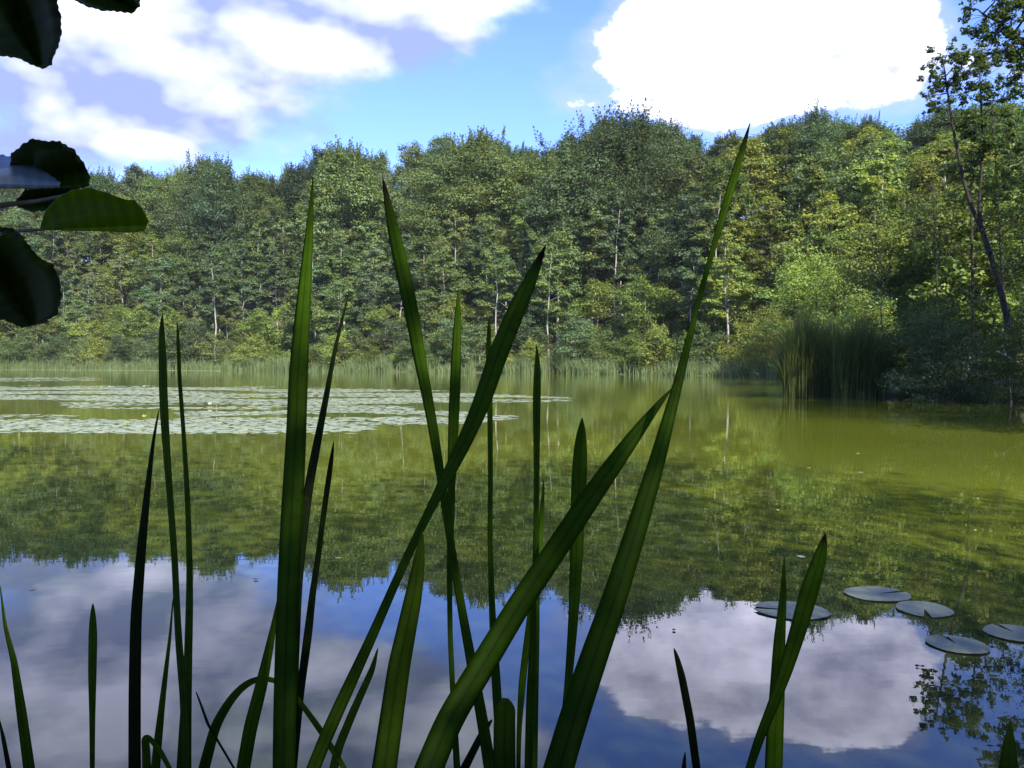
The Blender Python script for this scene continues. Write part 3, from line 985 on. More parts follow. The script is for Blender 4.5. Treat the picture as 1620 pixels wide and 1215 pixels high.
def dry_bush():
    rng = np.random.default_rng(4)
    a = Acc()
    base = np.array(on_water(1160, 594))
    for i in range(130):
        L = rng.uniform(1.0, 2.6); an = rng.uniform(0, 6.28); up = rng.uniform(0.35, 1.3)
        d = np.array([math.cos(an) * math.cos(up), math.sin(an) * math.cos(up), math.sin(up)])
        s = np.array([rng.normal(scale=1.2), rng.normal(scale=0.5), 0])
        pts = np.array([s, s + d * L * 0.5 + rng.normal(scale=0.1, size=3), s + d * L + np.array([0, 0, -0.25 * L]) + rng.normal(scale=0.15, size=3)])
        a.add(*tube(pts, [0.03, 0.02, 0.008], 4))
    o = obj('dead_bush', a.mesh('dead_bush', M['deadwood'], True), loc=base)
    tag(o, 'grey leafless bush tangled at the shore right of the longest leaning blade', 'bush')
    for px, py, h, lab in ((900, 589, 0.95, 'small pale broken stump at the waterline right of centre'), (984, 590, 0.6, 'smaller pale stump at the waterline left of the grey bush')):
        b = np.array(on_water(px, py))
        w = Acc()
        w.add(*tube(np.array([[0, 0, -0.2], [0.03, 0, h * 0.5], [0.10, 0.02, h]]), [0.22, 0.17, 0.07], 8))
        w.add(*tube(np.array([[0.02, 0, h * 0.35], [-0.12, 0, h * 0.62], [-0.16, 0.02, h * 0.8]]), [0.09, 0.06, 0.03], 6))
        o = obj('tree_stump', w.mesh('tree_stump', M['deadwood'], True), loc=b)
        tag(o, lab, 'stump')


dry_bush()


# ------------------------------------------------------------------ water lilies
def pad_mesh(seed, rise=0.010, wav=0.006):
    r = np.random.default_rng(seed)
    n = 18
    notch = 0.13
    ang = np.linspace(notch, 2 * math.pi - notch, n)
    ph = r.uniform(0, 6.28, 3)
    rad = 1 + 0.035 * np.sin(2 * ang + ph[0]) + 0.02 * np.sin(5 * ang + ph[1])
    rim = np.column_stack([np.cos(ang) * rad, np.sin(ang) * rad * 0.9, rise + wav * np.sin(3 * ang + ph[2])])
    mid = np.column_stack([np.cos(ang) * rad * 0.6, np.sin(ang) * rad * 0.54, np.full(n, 0.006)])
    V = np.vstack([[0.05, 0, 0.004], mid, rim, rim - [0, 0, 0.012]])
    F = []
    for i in range(n - 1):
        F.append([0, 1 + i, 2 + i, 2 + i])
        F.append([1 + i, 1 + n + i, 2 + n + i, 2 + i])
        F.append([1 + n + i, 1 + 2 * n + i, 2 + 2 * n + i, 2 + n + i])
    F = [list(dict.fromkeys(f)) for f in F]
    return V, F


PADS = [pad_mesh(k) for k in range(6)]
PAD_ME = [mesh_from('lily_pad', V, F, M['pad'], np.ones((len(V), 3)) * c, smooth=False) for (V, F), c in zip(PADS, (1.0, 0.9, 1.1, [1.05, 1.0, 0.8], [0.92, 0.98, 1.0], 1.05))]


def build_lilies():
    rng = np.random.default_rng(21)
    # where pads float, drawn in the photograph's frame and laid on the water (x0, x1, y0 left, y1 left, y0 right, y1 right, density)
    bands = [(-160, 240, 612, 634, 612, 634, 1.0), (110, 420, 612, 646, 613, 647, 0.95), (400, 700, 613, 646, 619, 634, 0.95),
             (480, 640, 630, 668, 630, 664, 0.9), (600, 760, 650, 672, 654, 668, 0.9), (690, 890, 621, 636, 630, 634, 0.9),
             (-160, 110, 657, 684, 657, 684, 0.8), (110, 300, 664, 686, 667, 686, 0.8), (295, 480, 653, 686, 652, 686, 0.95),
             (480, 575, 666, 688, 672, 684, 0.8), (740, 800, 657, 666, 660, 662, 0.7), (-160, 150, 598, 603, 598, 602, 0.25)]
    cand = []
    for x0, x1, yl0, yl1, yr0, yr1, den in bands:
        n = int((x1 - x0) * 40 * den)
        u = rng.random(n)
        px = x0 + (x1 - x0) * u
        ya = yl0 + (yr0 - yl0) * u; yb = yl1 + (yr1 - yl1) * u
        # even spread on the water, not in the picture
        da, db = 1 / (ya - HORIZON), 1 / (yb - HORIZON)
        py = HORIZON + 1 / (db + (da - db) * rng.random(n))
        cand.append(np.column_stack([px + rng.normal(scale=7, size=n), py + rng.normal(scale=0.9, size=n)]))
    cand = np.concatenate(cand); rng.shuffle(cand)
    pos = np.array([on_water(a, b) for a, b in cand])[:, :2]
    gap = 0.8 * np.sin(pos[:, 0] * 0.8 + 2 * np.sin(pos[:, 1] * 0.35)) + 1.1 * np.sin(pos[:, 1] * 1.15 + pos[:, 0] * 0.22 + np.sin(pos[:, 0] * 0.5)) + 0.7 * np.sin(pos[:, 1] * 2.3 + 1.7 * np.sin(pos[:, 0] * 0.45)) + rng.normal(scale=0.45, size=len(pos))
    grid = {}
    out = []
    for (x, y), (px, py), g in zip(pos, cand, gap):
        if g < -0.35: continue
        r = 0.075 + 0.085 * rng.random() ** 0.8
        ok = True
        ci, cj = int(x // 0.4), int(y // 0.4)
        for i in (-1, 0, 1):
            for j in (-1, 0, 1):
                for (a, b, q) in grid.get((ci + i, cj + j), ()):
                    if (a - x) ** 2 + (b - y) ** 2 < (0.72 * (r + q)) ** 2: ok = False
        if ok:
            grid.setdefault((ci, cj), []).append((x, y, r)); out.append((x, y, r, px))
    out.sort(key=lambda q: (q[3] < -5, q[1]))
    for x, y, r, px in out[:300]:
        o = obj('lily_pad', PAD_ME[rng.integers(6)], loc=(x, y, 0.004 + 0.004 * rng.random()))
        o.rotation_euler = (rng.normal(scale=0.01), rng.normal(scale=0.01), rng.uniform(0, 6.28))
        o.scale = (r, r, r * rng.uniform(0.6, 1.6))
        side = 'left of the tallest blade' if px < 450 else 'right of the tallest blade'
        tag(o, "pale lily pad in the raft's nearest rows, " + side, 'lily pad', 'pads in the nearest rows of the raft, ' + side)
    V, F, C, n = [], [], [], 0
    for x, y, r, px in out[300:]:
        v, f = PADS[rng.integers(6)]
        a = rng.uniform(0, 6.28); c, s = math.cos(a), math.sin(a)
        q = v * [r, r, r]
        tx, ty = rng.normal(scale=0.01, size=2)
        q = np.column_stack([q[:, 0] * c - q[:, 1] * s + x, q[:, 0] * s + q[:, 1] * c + y, q[:, 2] + q[:, 0] * tx + q[:, 1] * ty + 0.006 + 0.004 * rng.random()])
        V.append(q); F += [[k + n for k in ff] for ff in f]; n += len(q)
        yl = rng.random(); C.append(np.ones((len(q), 3)) * rng.uniform(0.75, 1.15) * [1 + 0.15 * (yl > 0.9), 1, 1 - 0.4 * (yl > 0.9)])
    # the thin line of floating leaves under the far left reeds
    for _ in range(900):
        px = rng.uniform(-150, 350)
        dp = np.interp(px, [-200, 0, 400], [148, 141, 121]) + rng.uniform(-7, -1.5)
        x, y = (px - W / 2) / FPX * dp, dp
        v, f = PADS[rng.integers(6)]
        r = rng.uniform(0.14, 0.24)
        q = v * [r, r, r] + [x, y, 0.006]
        V.append(q); F += [[k + n for k in ff] for ff in f]; n += len(q)
        C.append(np.ones((len(q), 3)) * rng.uniform(0.9, 1.2))
    o = obj('lily_pad_raft', mesh_from('lily_pad_raft', np.concatenate(V), F, M['pad'], np.concatenate(C)))
    tag(o, 'far part of the pale lily pad raft on the left water', 'lily pads', kind='stuff')

    # the single pads near the right corner
    for px, py, wpx, a, lab in ((1388, 941, 104, 0.3, 'farthest of the near shaded lily pads at lower right'),
                                (1252, 967, 118, 2.9, 'shaded lily pad partly behind the dark-tipped blade at lower right'),
                                (1462, 965, 96, 4.4, 'shaded lily pad in the middle of the lower right group'),
                                (1514, 1021, 100, 1.6, 'nearest notched shaded lily pad at lower right'),
                                (1606, 1003, 100, 1.7, 'shaded lily pad cut by the right edge')):
        p = on_water(px, py)
        r = 0.5 * wpx / FPX * p.y
        o = obj('lily_pad', PAD_ME[rng.integers(6)], loc=(p.x, p.y, 0.006))
        o.material_slots[0].link = 'OBJECT'; o.material_slots[0].material = M['pad_painted_shade']
        o.rotation_euler = (0.0, 0.0, a)
        o.scale = (r, r, r * 1.1)
        tag(o, lab, 'lily pad', 'single shaded lily pads near the right corner')

    # flowers over the raft: a stem and a cup of petals
    def flower(px, py, up, mat, label, big=1.0):
        p = on_water(px, py)
        root = bpy.data.objects.new('water_lily_flower', None); COL.objects.link(root); root.location = p
        st = Acc(); st.add(*tube(np.array([[0, 0, -0.1], [0.01, 0, up * 0.5], [0, 0, up]]), [0.008, 0.007, 0.007], 5))
        obj('stem', st.mesh('stem', M['stem']), root)
        for k in range(6):
            a = k * math.pi / 3
            c, s = math.cos(a), math.sin(a)
            q = np.array([[0, 0, 0], [0.030, 0.028, 0.02], [0.055, 0, 0.065], [0.030, -0.028, 0.02]]) * big
            q = np.column_stack([q[:, 0] * c - q[:, 1] * s, q[:, 0] * s + q[:, 1] * c, q[:, 2] + up])
            obj('petal', mesh_from('petal', q, [[0, 1, 2, 3]], M[mat]), root)
        tag(root, label, 'flower')
    flower(228, 668, 0.10, 'petal_yellow', 'yellow water lily standing above the near edge of the raft', 0.95)
    flower(201, 676, 0.08, 'petal_yellow', 'small yellow lily just left of the taller yellow flower', 0.7)
    flower(332, 644, 0.06, 'petal_white', 'white lily in the raft right of the light green blade', 1.2)
    flower(173, 617, 0.12, 'petal_white', 'pale lily at the far edge of the raft, leftmost')
    flower(228, 617, 0.14, 'petal_white', 'pale lily at the far edge left of the light green blade')
    flower(400, 634, 0.12, 'petal_yellow', 'yellow lily left of the tallest blade in the far raft', 0.8)
    flower(62, 616, 0.16, 'petal_yellow', 'yellow lily on the far raft near the left edge', 1.0)


build_lilies()


def build_debris():
    # fallen leaves and petals adrift on the open water
    rng = np.random.default_rng(3)
    V = np.array([[-1, 0, .02], [-.3, .5, .05], [.5, .45, .03], [1, 0, .08], [.5, -.4, .02], [-.3, -.45, .04], [0, 0, 0]])
    F = [[0, 1, 6], [1, 2, 6], [2, 3, 6], [3, 4, 6], [4, 5, 6], [5, 0, 6]]
    F = [f[::-1] for f in F]
    pale = plain_mat('fallen_leaf_pale', (0.40, 0.38, 0.22), (0.52, 0.50, 0.34), 8, 0.6)
    brown = plain_mat('fallen_leaf_brown', (0.10, 0.07, 0.03), (0.18, 0.12, 0.05), 8, 0.7)
    me = [mesh_from('floating_leaf', V, F, m) for m in (pale, brown)]
    spots = [(1150, 797, 5, 0, 'pale leaf afloat beyond the near lily pads, leftmost of that row'), (1231, 808, 7, 0, 'pale leaf afloat left above the black-tipped blade'),
             (1267, 882, 13, 0, 'largest pale leaf afloat beside the black-tipped blade'), (1357, 718, 6, 0, 'pale leaf afloat well beyond the black-tipped blade'),
             (1280, 741, 5, 0, 'pale leaf afloat in the bright green water'), (1085, 825, 6, 1, 'brown leaf afloat left of the black-tipped blade'),
             (1362, 748, 6, 0, 'pale leaf afloat just below another pale one'), (1543, 840, 6, 0, 'pale leaf afloat above the pads at the right edge'),
             (1066, 998, 8, 1, 'brown leaf afloat at the edge of the mirrored cloud'), (52, 932, 7, 0, 'pale leaf afloat in the mirrored sky at left'),
             (405, 918, 8, 1, 'brown leaf afloat left of the tallest blade'), (535, 884, 7, 0, 'pale leaf afloat right of the tallest blade'),
             (1182, 790, 5, 0, 'tiny pale leaf afloat next to the leftmost pale one'), (950, 770, 5, 0, 'tiny pale leaf afloat right of the blunt-tipped blade'),
             (1420, 775, 6, 1, 'brown leaf afloat beyond the farthest near lily pad')]
    for px, py, w, k, lab in spots:
        p = on_water(px, py)
        o = obj('floating_leaf', me[k], loc=(p.x, p.y, 0.006))
        r = 0.5 * w * 1.6 / FPX * p.y
        o.scale = (r, r, r); o.rotation_euler = (0, 0, rng.uniform(0, 6.28))
        tag(o, lab, 'leaf', 'leaves afloat on the pond')


build_debris()


# ------------------------------------------------------------------ reed blades in front of the viewer
def build_blade(parent, foot, pts, depth, label, mat='blade', dry=0.0, lean=0.0, twist=0.0, seed=0):
    """pts: (px, py, width px) from the foot up to the tip; the foot is carried on down to the water"""
    rng = np.random.default_rng(seed + 100)
    pts = np.array(pts, dtype=float)
    n = len(pts)
    L = np.concatenate([[0], np.cumsum(np.linalg.norm(np.diff(pts[:, :2], axis=0), axis=1))])
    t = L / L[-1]
    P = np.array([at(px, py, depth + lean * tt) for (px, py, _), tt in zip(pts, t)])
    wd = pts[:, 2] / FPX * (depth + lean * t)
    # resample smoothly
    m = 44
    tt = np.linspace(0, 1, m)
    def res(a):
        q = np.interp(tt, t, a)
        for _ in range(4):
            q[1:-1] = (q[:-2] + 2 * q[1:-1] + q[2:]) / 4
        return q
    Q = np.column_stack([res(P[:, k]) for k in range(3)])
    wq = res(wd); wq[-1] = 0.0006
    # down into the water: bends upright and runs to the shoot's common foot
    d = Q[1] - Q[0]; d /= np.linalg.norm(d)
    ft = np.array([foot[0], foot[1], -0.25]) + np.array([rng.normal(scale=0.015), rng.normal(scale=0.015), 0])
    c1 = Q[0] - d * 0.4
    tb = np.linspace(1, 0, 18)[:-1][:, None]
    low = (1 - tb) ** 2 * Q[0] + 2 * tb * (1 - tb) * c1 + tb ** 2 * ft
    Q = np.vstack([low, Q])
    wq = np.concatenate([np.linspace(wq[0] * 0.8, wq[0], len(low)), wq])
    m = len(Q)
    Q = Q - np.array([foot[0], foot[1], 0.0])
    T = np.gradient(Q, axis=0); T /= np.linalg.norm(T, axis=1)[:, None] + 1e-9
    view = np.array([0, 1.0, 0.0])
    S = np.cross(T, view); S /= np.linalg.norm(S, axis=1)[:, None] + 1e-9
    Nn = np.cross(S, T)
    al = np.linspace(0, 1, m)
    tw = twist * (al - 0.4)
    c, s = np.cos(tw)[:, None], np.sin(tw)[:, None]
    S, Nn = S * c + Nn * s, Nn * c - S * s
    # lens-shaped cross-section with a keel: 5 points in front, 3 behind
    us = [-1, -0.5, 0, 0.5, 1, 0.5, 0, -0.5]
    vsn = [0, 0.05, 0.16, 0.05, 0, -0.10, -0.06, -0.10]
    ac = [0, 0.25, 0.5, 0.75, 1, 0.75, 0.5, 0.25]
    V, C = [], []
    for i in range(m):
        h = wq[i] / 2
        dr = dry * max(0.0, (al[i] - 0.955) / 0.025)
        for u, v, a in zip(us, vsn, ac):
            V.append(Q[i] + S[i] * (u * h) - Nn[i] * (v * min(h, 0.012)))
            C.append((a, al[i], min(1, dr)))
    k = len(us)
    F = [[i * k + j, i * k + (j + 1) % k, (i + 1) * k + (j + 1) % k, (i + 1) * k + j] for i in range(m - 1) for j in range(k)]
    o = obj('blade', mesh_from('blade', np.array(V), np.array(F), M[mat], np.array(C), smooth=True), parent)
    return tag(o, label)


BL = [
    ([(46, 1215, 19), (33, 1120, 17), (22, 1045, 12), (8, 991, 7), (0, 925, 2)], 1.05, 'dark blade leaning in from the lower left corner', 'blade', 0, 0, .3),
    ([(14, 1215, 9), (5, 1167, 7), (-2, 1135, 2)], 1.2, 'tiny blade tip in the lower left corner', 'blade_dark', 0, 0, 0),
    ([(146, 1215, 8), (146, 1133, 10), (146, 1068, 14), (147, 1003, 15), (147, 970, 10), (147, 954, 2)], 1.3, 'short spoon-shaped blade standing alone at lower left', 'blade', .4, 0, .2),
    ([(213, 1215, 20), (213, 1094, 20), (215, 977, 19), (224, 863, 16), (233, 777, 11), (243, 693, 6), (252, 645, 2)], 1.15, 'dark bluish blade curving right up to the light green blade', 'blade_dark', 0, 0, .4),
    ([(232, 1215, 14), (231, 1185, 14), (229, 1166, 12), (234, 1165, 9), (253, 1187, 9), (268, 1215, 8), (280, 1240, 4)], 1.25, 'short folded blade beside the foot of the dark bluish blade', 'blade', 0, 0, 0),
    ([(294, 1215, 16), (292, 1108, 14), (284, 1035, 12), (279, 948, 11), (277, 893, 11), (267, 760, 11), (262, 693, 14), (258, 620, 15), (257, 548, 14), (254, 511, 9), (257, 494, 2)], 1.2, 'light green blade with a pointed tip, left of the lily flowers', 'blade_light', .3, .15, .3),
    ([(291, 1215, 24), (293, 1152, 20), (297, 1065, 14), (300, 948, 12), (300, 893, 10), (297, 793, 9), (290, 677, 7), (283, 587, 7), (282, 530, 6), (280, 506, 2)], 1.3, 'thin blade crossing behind the foot of the light green blade', 'blade', 0, .1, .2),
    ([(246, 1215, 15), (249, 1181, 14), (257, 1108, 10), (269, 1006, 5), (274, 945, 2)], 1.35, 'thin short blade between the dark bluish and light green blades', 'blade', 0, 0, .2),
    ([(370, 1215, 4), (347, 1176, 4), (329, 1146, 5), (318, 1115, 4), (310, 1094, 2)], 1.0, 'thin dry sliver leaning left over the arched blade', 'blade_dark', 1, 0, 0),
    ([(323, 1215, 18), (341, 1146, 16), (367, 1103, 13), (390, 1080, 11), (408, 1072, 9), (431, 1073, 8), (455, 1087, 8), (475, 1111, 8), (507, 1155, 10), (542, 1211, 9), (560, 1240, 4)], 1.3, 'arched blade bending over behind the tallest upright blade', 'blade', 0, 0, .6),
    ([(385, 1215, 22), (396, 1152, 22), (414, 1082, 20), (431, 1000, 11), (440, 945, 2)], 1.15, 'blade leaning right against the foot of the tallest upright blade', 'blade', 0, 0, .3),
    ([(449, 1215, 36), (450, 1152, 37), (452, 1065, 37), (456, 918, 35), (463, 793, 36), (470, 660, 32), (471, 600, 32), (479, 494, 26), (489, 370, 14), (494, 310, 6), (495, 280, 2)], 0.85, 'tallest broad upright blade left of centre', 'blade', 0, .1, .25),
    ([(462, 1215, 14), (466, 1050, 14), (472, 920, 13), (480, 843, 14), (487, 777, 15), (500, 710, 14), (513, 643, 10), (519, 614, 9), (527, 564, 7), (540, 511, 5), (552, 462, 2)], 1.25, 'thin blade leaning out right from behind the tallest upright blade', 'blade_dark', .6, .1, .3),
    ([(464, 1215, 12), (475, 1094, 13), (487, 1006, 14), (497, 918, 10), (502, 893, 9), (510, 827, 9), (522, 743, 9), (526, 715, 6), (528, 698, 2)], 1.35, 'shorter narrow blade just right of the tallest upright blade', 'blade_dark', .5, 0, .2),
    ([(496, 1215, 22), (516, 1164, 22), (551, 1088, 20), (589, 1006, 16), (627, 918, 14), (669, 828, 13), (700, 768, 18), (727, 716, 24), (762, 640, 30), (783, 573, 33), (811, 503, 34), (836, 449, 28), (855, 408, 14), (864, 386, 3)], 0.95, 'long blade slanting right with a dark withered tip', 'blade', 1, .12, .9),
    ([(528, 1215, 14), (536, 1181, 14), (560, 1123, 13), (589, 1059, 10), (598, 1025, 2)], 1.3, 'short light blade slanting right at the bottom, below the long slanting one', 'blade_light', .3, 0, .2),
    ([(608, 1215, 40), (631, 1055, 36), (654, 944, 28), (664, 883, 18), (668, 838, 3)], 0.85, 'short broad green blade below the crossing of the slanted blades', 'blade_light', 0, 0, .2),
    ([(775, 1215, 20), (762, 1131, 18), (747, 1055, 17), (727, 944, 13), (712, 853, 12), (697, 752, 14), (679, 640, 17), (667, 585, 20), (651, 490, 24), (632, 408, 25), (616, 334, 17), (609, 300, 9), (605, 279, 3)], 1.05, 'long blade leaning left with its brown tip below the feathery crest', 'blade', 1, .1, .5),
    ([(723, 1215, 11), (717, 1106, 9), (712, 1005, 8), (711, 904, 9), (714, 777, 13), (718, 651, 18), (720, 614, 18), (722, 544, 16), (725, 490, 10), (725, 455, 2)], 1.2, 'upright blade crossed by the two slanted blades', 'blade', 0, .1, .4),
    ([(793, 1215, 15), (790, 1157, 15), (785, 1081, 15), (778, 954, 10), (775, 853, 8), (776, 752, 8), (775, 630, 9), (772, 544, 10), (774, 520, 6), (774, 500, 2)], 1.4, 'thin upright blade whose tip hides behind the long slanting blade', 'blade', 0, .1, .3),
    ([(840, 1215, 21), (842, 1106, 20), (847, 980, 14), (848, 853, 9), (849, 752, 9), (849, 625, 13), (851, 573, 11), (849, 546, 2)], 1.25, 'slim straight upright blade right of the crossing', 'blade', 0, .1, .2),
    ([(820, 1215, 7), (821, 1157, 8), (826, 1081, 12), (836, 995, 10), (848, 900, 8), (855, 850, 8), (858, 802, 7), (860, 757, 2)], 1.45, 'short thin blade hugging the slim straight blade', 'blade', 0, 0, .2),
    ([(880, 1215, 8), (891, 1147, 9), (899, 1081, 12), (907, 980, 16), (912, 878, 21), (914, 802, 23), (917, 742, 25), (919, 691, 19), (921, 672, 10), (921, 660, 3)], 1.15, 'blunt-tipped upright blade behind the broad diagonal blade', 'blade', 0, 0, .2),
    ([(679, 1215, 46), (712, 1136, 44), (762, 1055, 42), (823, 954, 38), (874, 878, 36), (934, 787, 34), (995, 701, 25), (1041, 640, 11), (1064, 613, 2)], 0.75, 'broadest diagonal blade crossing the middle to the right', 'blade', 0, .2, .3),
    ([(884, 1215, 50), (904, 1147, 48), (934, 1055, 46), (970, 954, 40), (1005, 843, 34), (1041, 726, 26), (1066, 630, 17), (1079, 585, 14), (1091, 531, 10), (1103, 482, 8), (1124, 408, 8), (1136, 367, 10), (1157, 293, 15), (1173, 243, 13), (1187, 193, 2)], 0.72, 'longest blade leaning right with its tip at the sky', 'blade', .5, .25, .8),
    ([(798, 1215, 36), (798, 1150, 35), (799, 1122, 33), (801, 1110, 24), (804, 1105, 10)], 0.95, 'short blunt stub of a broken blade at the bottom centre', 'blade_light', 0, 0, 0),
    ([(735, 1215, 14), (762, 1162, 11), (772, 1147, 8), (779, 1138, 2)], 1.2, 'small dark blade tip left of the blunt stub', 'blade_dark', 0, 0, .2),
    ([(702, 1215, 5), (701, 1198, 4), (700, 1184, 2)], 1.3, 'tiny blade tip at the bottom edge beside the broad diagonal blade', 'blade_dark', 0, 0, 0),
    ([(1102, 1215, 13), (1092, 1140, 13), (1079, 1072, 12), (1071, 1040, 8), (1066, 1025, 2)], 1.2, 'short dark blade with a frayed broken tip, leaning left', 'blade_dark', .8, 0, .2),
    ([(1082, 1215, 8), (1083, 1200, 5), (1084, 1190, 2)], 1.3, 'tiny blade tip beside the foot of the frayed blade', 'blade_dark', 0, 0, 0),
    ([(1187, 1212, 14), (1201, 1169, 16), (1223, 1115, 18), (1244, 1058, 22), (1262, 1000, 26), (1280, 936, 29), (1298, 879, 21), (1303, 858, 12), (1306, 843, 3)], 0.95, 'right-leaning blade with a blackened tip among the near lily pads', 'blade', 1, 0, .4),
    ([(1224, 1212, 29), (1226, 1158, 28), (1230, 1086, 24), (1233, 1015, 19), (1239, 943, 11), (1241, 879, 2)], 1.05, 'upright pointed blade crossing the black-tipped one at right', 'blade', 0, 0, .2),
    ([(1595, 1215, 32), (1597, 1176, 20), (1598, 1155, 9), (1598, 1140, 2)], 0.9, 'pointed blade tip in the lower right corner', 'blade_light', .5, 0, .1),
]
SHOOTS = [
    ((0, 1), 'reed shoot leaning in from the lower left corner'),
    ((2,), 'reed shoot with one short spoon-shaped blade at lower left'),
    ((3, 4, 7), 'reed shoot with a dark bluish blade and a folded one at left'),
    ((5, 6, 8), 'reed shoot with a light green pointed blade, left of the lily flowers'),
    ((9, 10), 'reed shoot with an arched blade left of the tallest blade'),
    ((11, 12, 13), 'reed shoot carrying the tallest broad upright blade left of centre'),
    ((14, 15), 'reed shoot with a long blade slanting right to a dark withered tip'),
    ((16,), 'reed shoot with one short broad green blade below the crossing blades'),
    ((17, 18, 26), 'reed shoot with a long blade leaning left to a brown tip'),
    ((19, 25), 'reed shoot with a thin upright blade and a blunt broken stub'),
    ((20, 21), 'reed shoot with a slim straight upright blade right of the crossing'),
    ((23, 27), 'reed shoot with the broadest diagonal blade crossing the middle'),
    ((24, 22), 'reed shoot with the longest right-leaning blade reaching the sky'),
    ((28, 29), 'reed shoot with a short frayed dark blade at lower right'),
    ((30, 31), 'reed shoot of two crossing blades among the near lily pads'),
    ((32,), 'reed shoot showing only a pointed tip in the lower right corner'),
]
for ids, lab in SHOOTS:
    feet = [at(BL[i][0][0][0] - 0.8 * (BL[i][0][1][0] - BL[i][0][0][0]), 1215, BL[i][1]) for i in ids]
    foot = (sum(f.x for f in feet) / len(feet), sum(f.y for f in feet) / len(feet))
    root = bpy.data.objects.new('reed_shoot', None); COL.objects.link(root)
    root.location = (foot[0], foot[1], 0)
    tag(root, lab, 'reed', 'reed shoots in front of the viewer')
    for i in ids:
        pts, dep, bl, mt, dry, lean, tw = BL[i]
        build_blade(root, foot, pts, dep, bl, mt, dry, lean, tw, i)


# ------------------------------------------------------------------ the alder overhead at the left edge, with leaves close to the eye
def near_alder():
    me = gen_tree(83, 12, 3.4, 4.0, ovoid, 30, 22000, 0.12, 0.20, BD, LA, crn=0.27)
    x, y = -3.1, -0.9
    root = tree_at('alder_tree', me, (x, y, float(ground_z([(x, y)])[0]) - 0.1), 1.1)
    tag(root, 'alder whose large dark leaves hang in close at the left edge', 'tree')
    off = Vector(root.location)
    inv = Matrix.Rotation(-1.1, 3, 'Z')

    def loc(v): return inv @ (Vector(v) - off)

    srng = np.random.default_rng(8)

    def twig(pts, r):
        P = np.array([loc(p) for p in pts])
        a = Acc(); a.add(*tube(P, np.linspace(r, r * 0.35, len(P)), 6))
        return obj('branch', a.mesh('branch', BD, True), root)

    def leaf(parent, outline, stalk, tipv, depth, tilt, mat, fold=0.1, ser=1.0, lay=0.045):
        """leaf blade filled between midrib and a serrated outline drawn in the photograph's frame"""
        O = np.array(outline, dtype=float)
        # subdivide and serrate
        dense = []
        nO = len(O)
        for i in range(nO):
            a, b = O[i], O[(i + 1) % nO]
            L = np.linalg.norm(b - a); k = max(2, int(L / 5))
            nr = np.array([-(b - a)[1], (b - a)[0]]) / (L + 1e-9)
            for j in range(k):
                dense.append(a + (b - a) * j / k + nr * (0.55 if j % 2 else -0.55) * srng.uniform(0.3, 2.4) * ser)
        D = np.array(dense)
        s, tp = np.array(stalk, float), np.array(tipv, float)
        ax = tp - s; LA_ = np.linalg.norm(ax); ax /= LA_
        V, F, C = [], [], []
        rings = (0.0, 0.35, 0.7, 1.0)
        n = len(D)
        for rI, k in enumerate(rings):
            for q in D:
                u = np.clip((q - s) @ ax, 0.02 * LA_, 0.98 * LA_)
                foot = s + ax * u
                p = foot + (q - foot) * k
                side = np.linalg.norm(q - foot) * k / LA_
                dz = depth + tilt * (u / LA_ - 0.5) - fold * side - lay * (O[:, 1].mean() - p[1]) / 70.0
                V.append(loc(at(p[0], p[1], dz)))
                vein = 0.5 + 0.5 * math.cos(u * 2 * math.pi / (LA_ / 8.0) + side * 9)
                b = 0.82 + 0.3 * vein ** 3
                C.append((b, b, b))
        for rI in range(len(rings) - 1):
            for i in range(n):
                j = (i + 1) % n
                F.append([rI * n + i, rI * n + j, (rI + 1) * n + j, (rI + 1) * n + i])
        me_ = mesh_from('leaf', np.array([tuple(v) for v in V]), F, mat, np.array(C), smooth=True)
        o = obj('leaf', me_, parent)
        sol = o.modifiers.new('thickness', 'SOLIDIFY'); sol.thickness = 0.0004
        return o

    near = leaf_mat('alder_leaf_near', (0.052, 0.100, 0.013), trans=0.6, rough=0.35, spec=0.5, vary=0.0)
    near_g = leaf_mat('alder_leaf_near_green', (0.19, 0.29, 0.02), trans=0.7, rough=0.4, spec=0.4, vary=0.0)
    painted_sheen = leaf_mat('alder_leaf_painted_sheen', (0.15, 0.18, 0.22), trans=0.1, rough=0.35, spec=0.9, vary=0.0)  # reflected sky sheen painted as a pale blue-grey base colour
    D0 = 0.62
    top = twig([at(-420, -330, 0.9), at(-200, -210, 0.75), at(-60, -120, 0.66), at(60, -60, 0.62), at(150, -40, 0.6)], 0.004)
    low = twig([at(-420, 300, 0.9), at(-220, 330, 0.74), at(-90, 330, 0.66), at(0, 325, 0.62), at(60, 318, 0.61), at(110, 308, 0.61)], 0.003)
    low2 = twig([at(-420, 300, 0.9), at(-200, 350, 0.74), at(-60, 362, 0.64), at(20, 366, 0.61), at(70, 363, 0.6)], 0.0025)
    leaf(top, [(-60, -70), (10, -85), (70, -40), (90, 0), (96, 28), (97, 55), (92, 75), (84, 90), (82, 103), (67, 109), (48, 102), (28, 92), (0, 88), (-40, 70), (-75, 20)], (-10, -80), (62, 104), D0, 0.03, near)
    leaf(top, [(108, -50), (160, -58), (215, -40), (222, -12), (221, 10), (208, 21), (185, 18), (160, 16), (136, 9), (118, 0), (104, -22)], (108, -44), (214, 14), 0.64, -0.03, near)
    leaf(low, [(18, 244), (38, 228), (52, 220), (72, 224), (95, 224), (118, 238), (132, 258), (142, 280), (141, 294), (120, 300), (80, 302), (40, 300), (14, 280)], (10, 300), (136, 262), 0.66, 0.02, near)
    leaf(low, [(-60, 262), (-20, 246), (5, 245), (32, 251), (55, 262), (78, 276), (95, 288), (94, 297), (50, 299), (10, 298), (-30, 300), (-65, 290)], (-62, 290), (95, 292), 0.60, 0.05, painted_sheen, fold=-0.1, lay=-0.03)
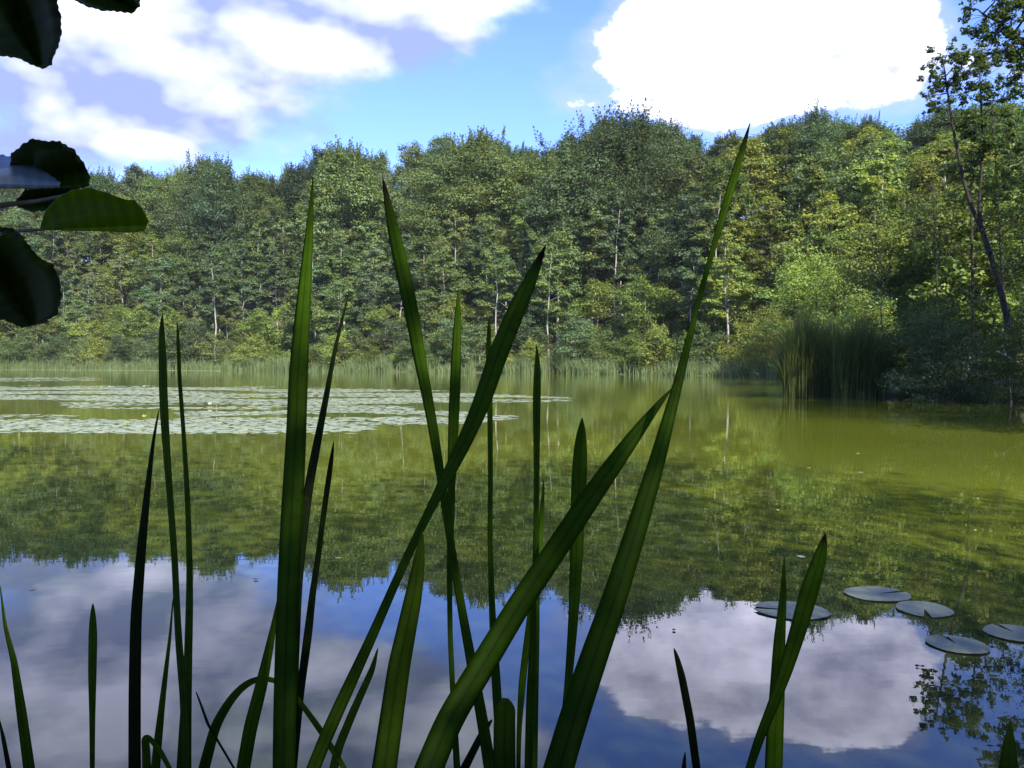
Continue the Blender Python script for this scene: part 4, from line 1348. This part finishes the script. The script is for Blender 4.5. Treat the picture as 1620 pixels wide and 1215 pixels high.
    leaf(low, [(26, 316), (40, 302), (80, 297), (120, 297), (132, 302), (110, 318), (78, 332), (50, 335), (28, 328)], (28, 322), (130, 302), 0.65, 0.02, near)
    leaf(low2, [(62, 364), (72, 334), (92, 312), (115, 301), (140, 298), (170, 306), (195, 316), (214, 318), (226, 332), (235, 350), (228, 366), (205, 368), (160, 366), (110, 365)], (62, 364), (234, 354), D0, 0.02, near_g, ser=0.6)
    leaf(low2, [(-70, 400), (-30, 376), (10, 366), (40, 382), (62, 408), (84, 420), (94, 444), (97, 470), (90, 498), (66, 512), (35, 519), (12, 508), (-20, 500), (-60, 470)], (-20, 376), (50, 516), 0.58, 0.03, near)
    leaf(low2, [(-70, 396), (-30, 380), (0, 384), (24, 402), (10, 420), (2, 440), (-30, 444), (-70, 430)], (-70, 410), (24, 404), 0.55, 0.05, painted_sheen, fold=-0.1, lay=-0.03)  # pale piece laid over the dark leaf as its sky sheen
    leaf(low2, [(-60, 362), (-10, 358), (20, 362), (40, 376), (30, 392), (0, 398), (-40, 396)], (-55, 370), (38, 384), 0.60, 0.03, near)


near_alder()

# ------------------------------------------------------------------ summer air over the pond
def build_haze():
    m = bpy.data.materials.new('summer_haze'); m.use_nodes = True
    m.node_tree.nodes.clear()
    N = NT(m.node_tree)
    out = N.n('ShaderNodeOutputMaterial')
    v = N.n('ShaderNodeVolumePrincipled')
    v.inputs['Color'].default_value = (0.90, 0.94, 1.0, 1)
    v.inputs['Density'].default_value = HAZE
    N.t.links.new(v.outputs[0], out.inputs['Volume'])
    x0, x1, y0, y1, z0, z1 = -2700, 2700, -1600, 3100, -3.0, 62.0
    V = [(x, y, z) for z in (z0, z1) for y in (y0, y1) for x in (x0, x1)]
    F = [[0, 2, 3, 1], [4, 5, 7, 6], [0, 1, 5, 4], [2, 6, 7, 3], [0, 4, 6, 2], [1, 3, 7, 5]]
    o = obj('haze', mesh_from('haze', V, F, m))
    tag(o, 'thin summer haze over pond and wood', 'haze', kind='stuff')


HAZE = 0.00010
build_haze()

nt = sum(len(o.data.polygons) for o in bpy.data.objects if o.type == 'MESH')
print('objects', len(bpy.data.objects), 'meshes polys unique', sum(len(m.polygons) for m in bpy.data.meshes), 'instanced', nt)
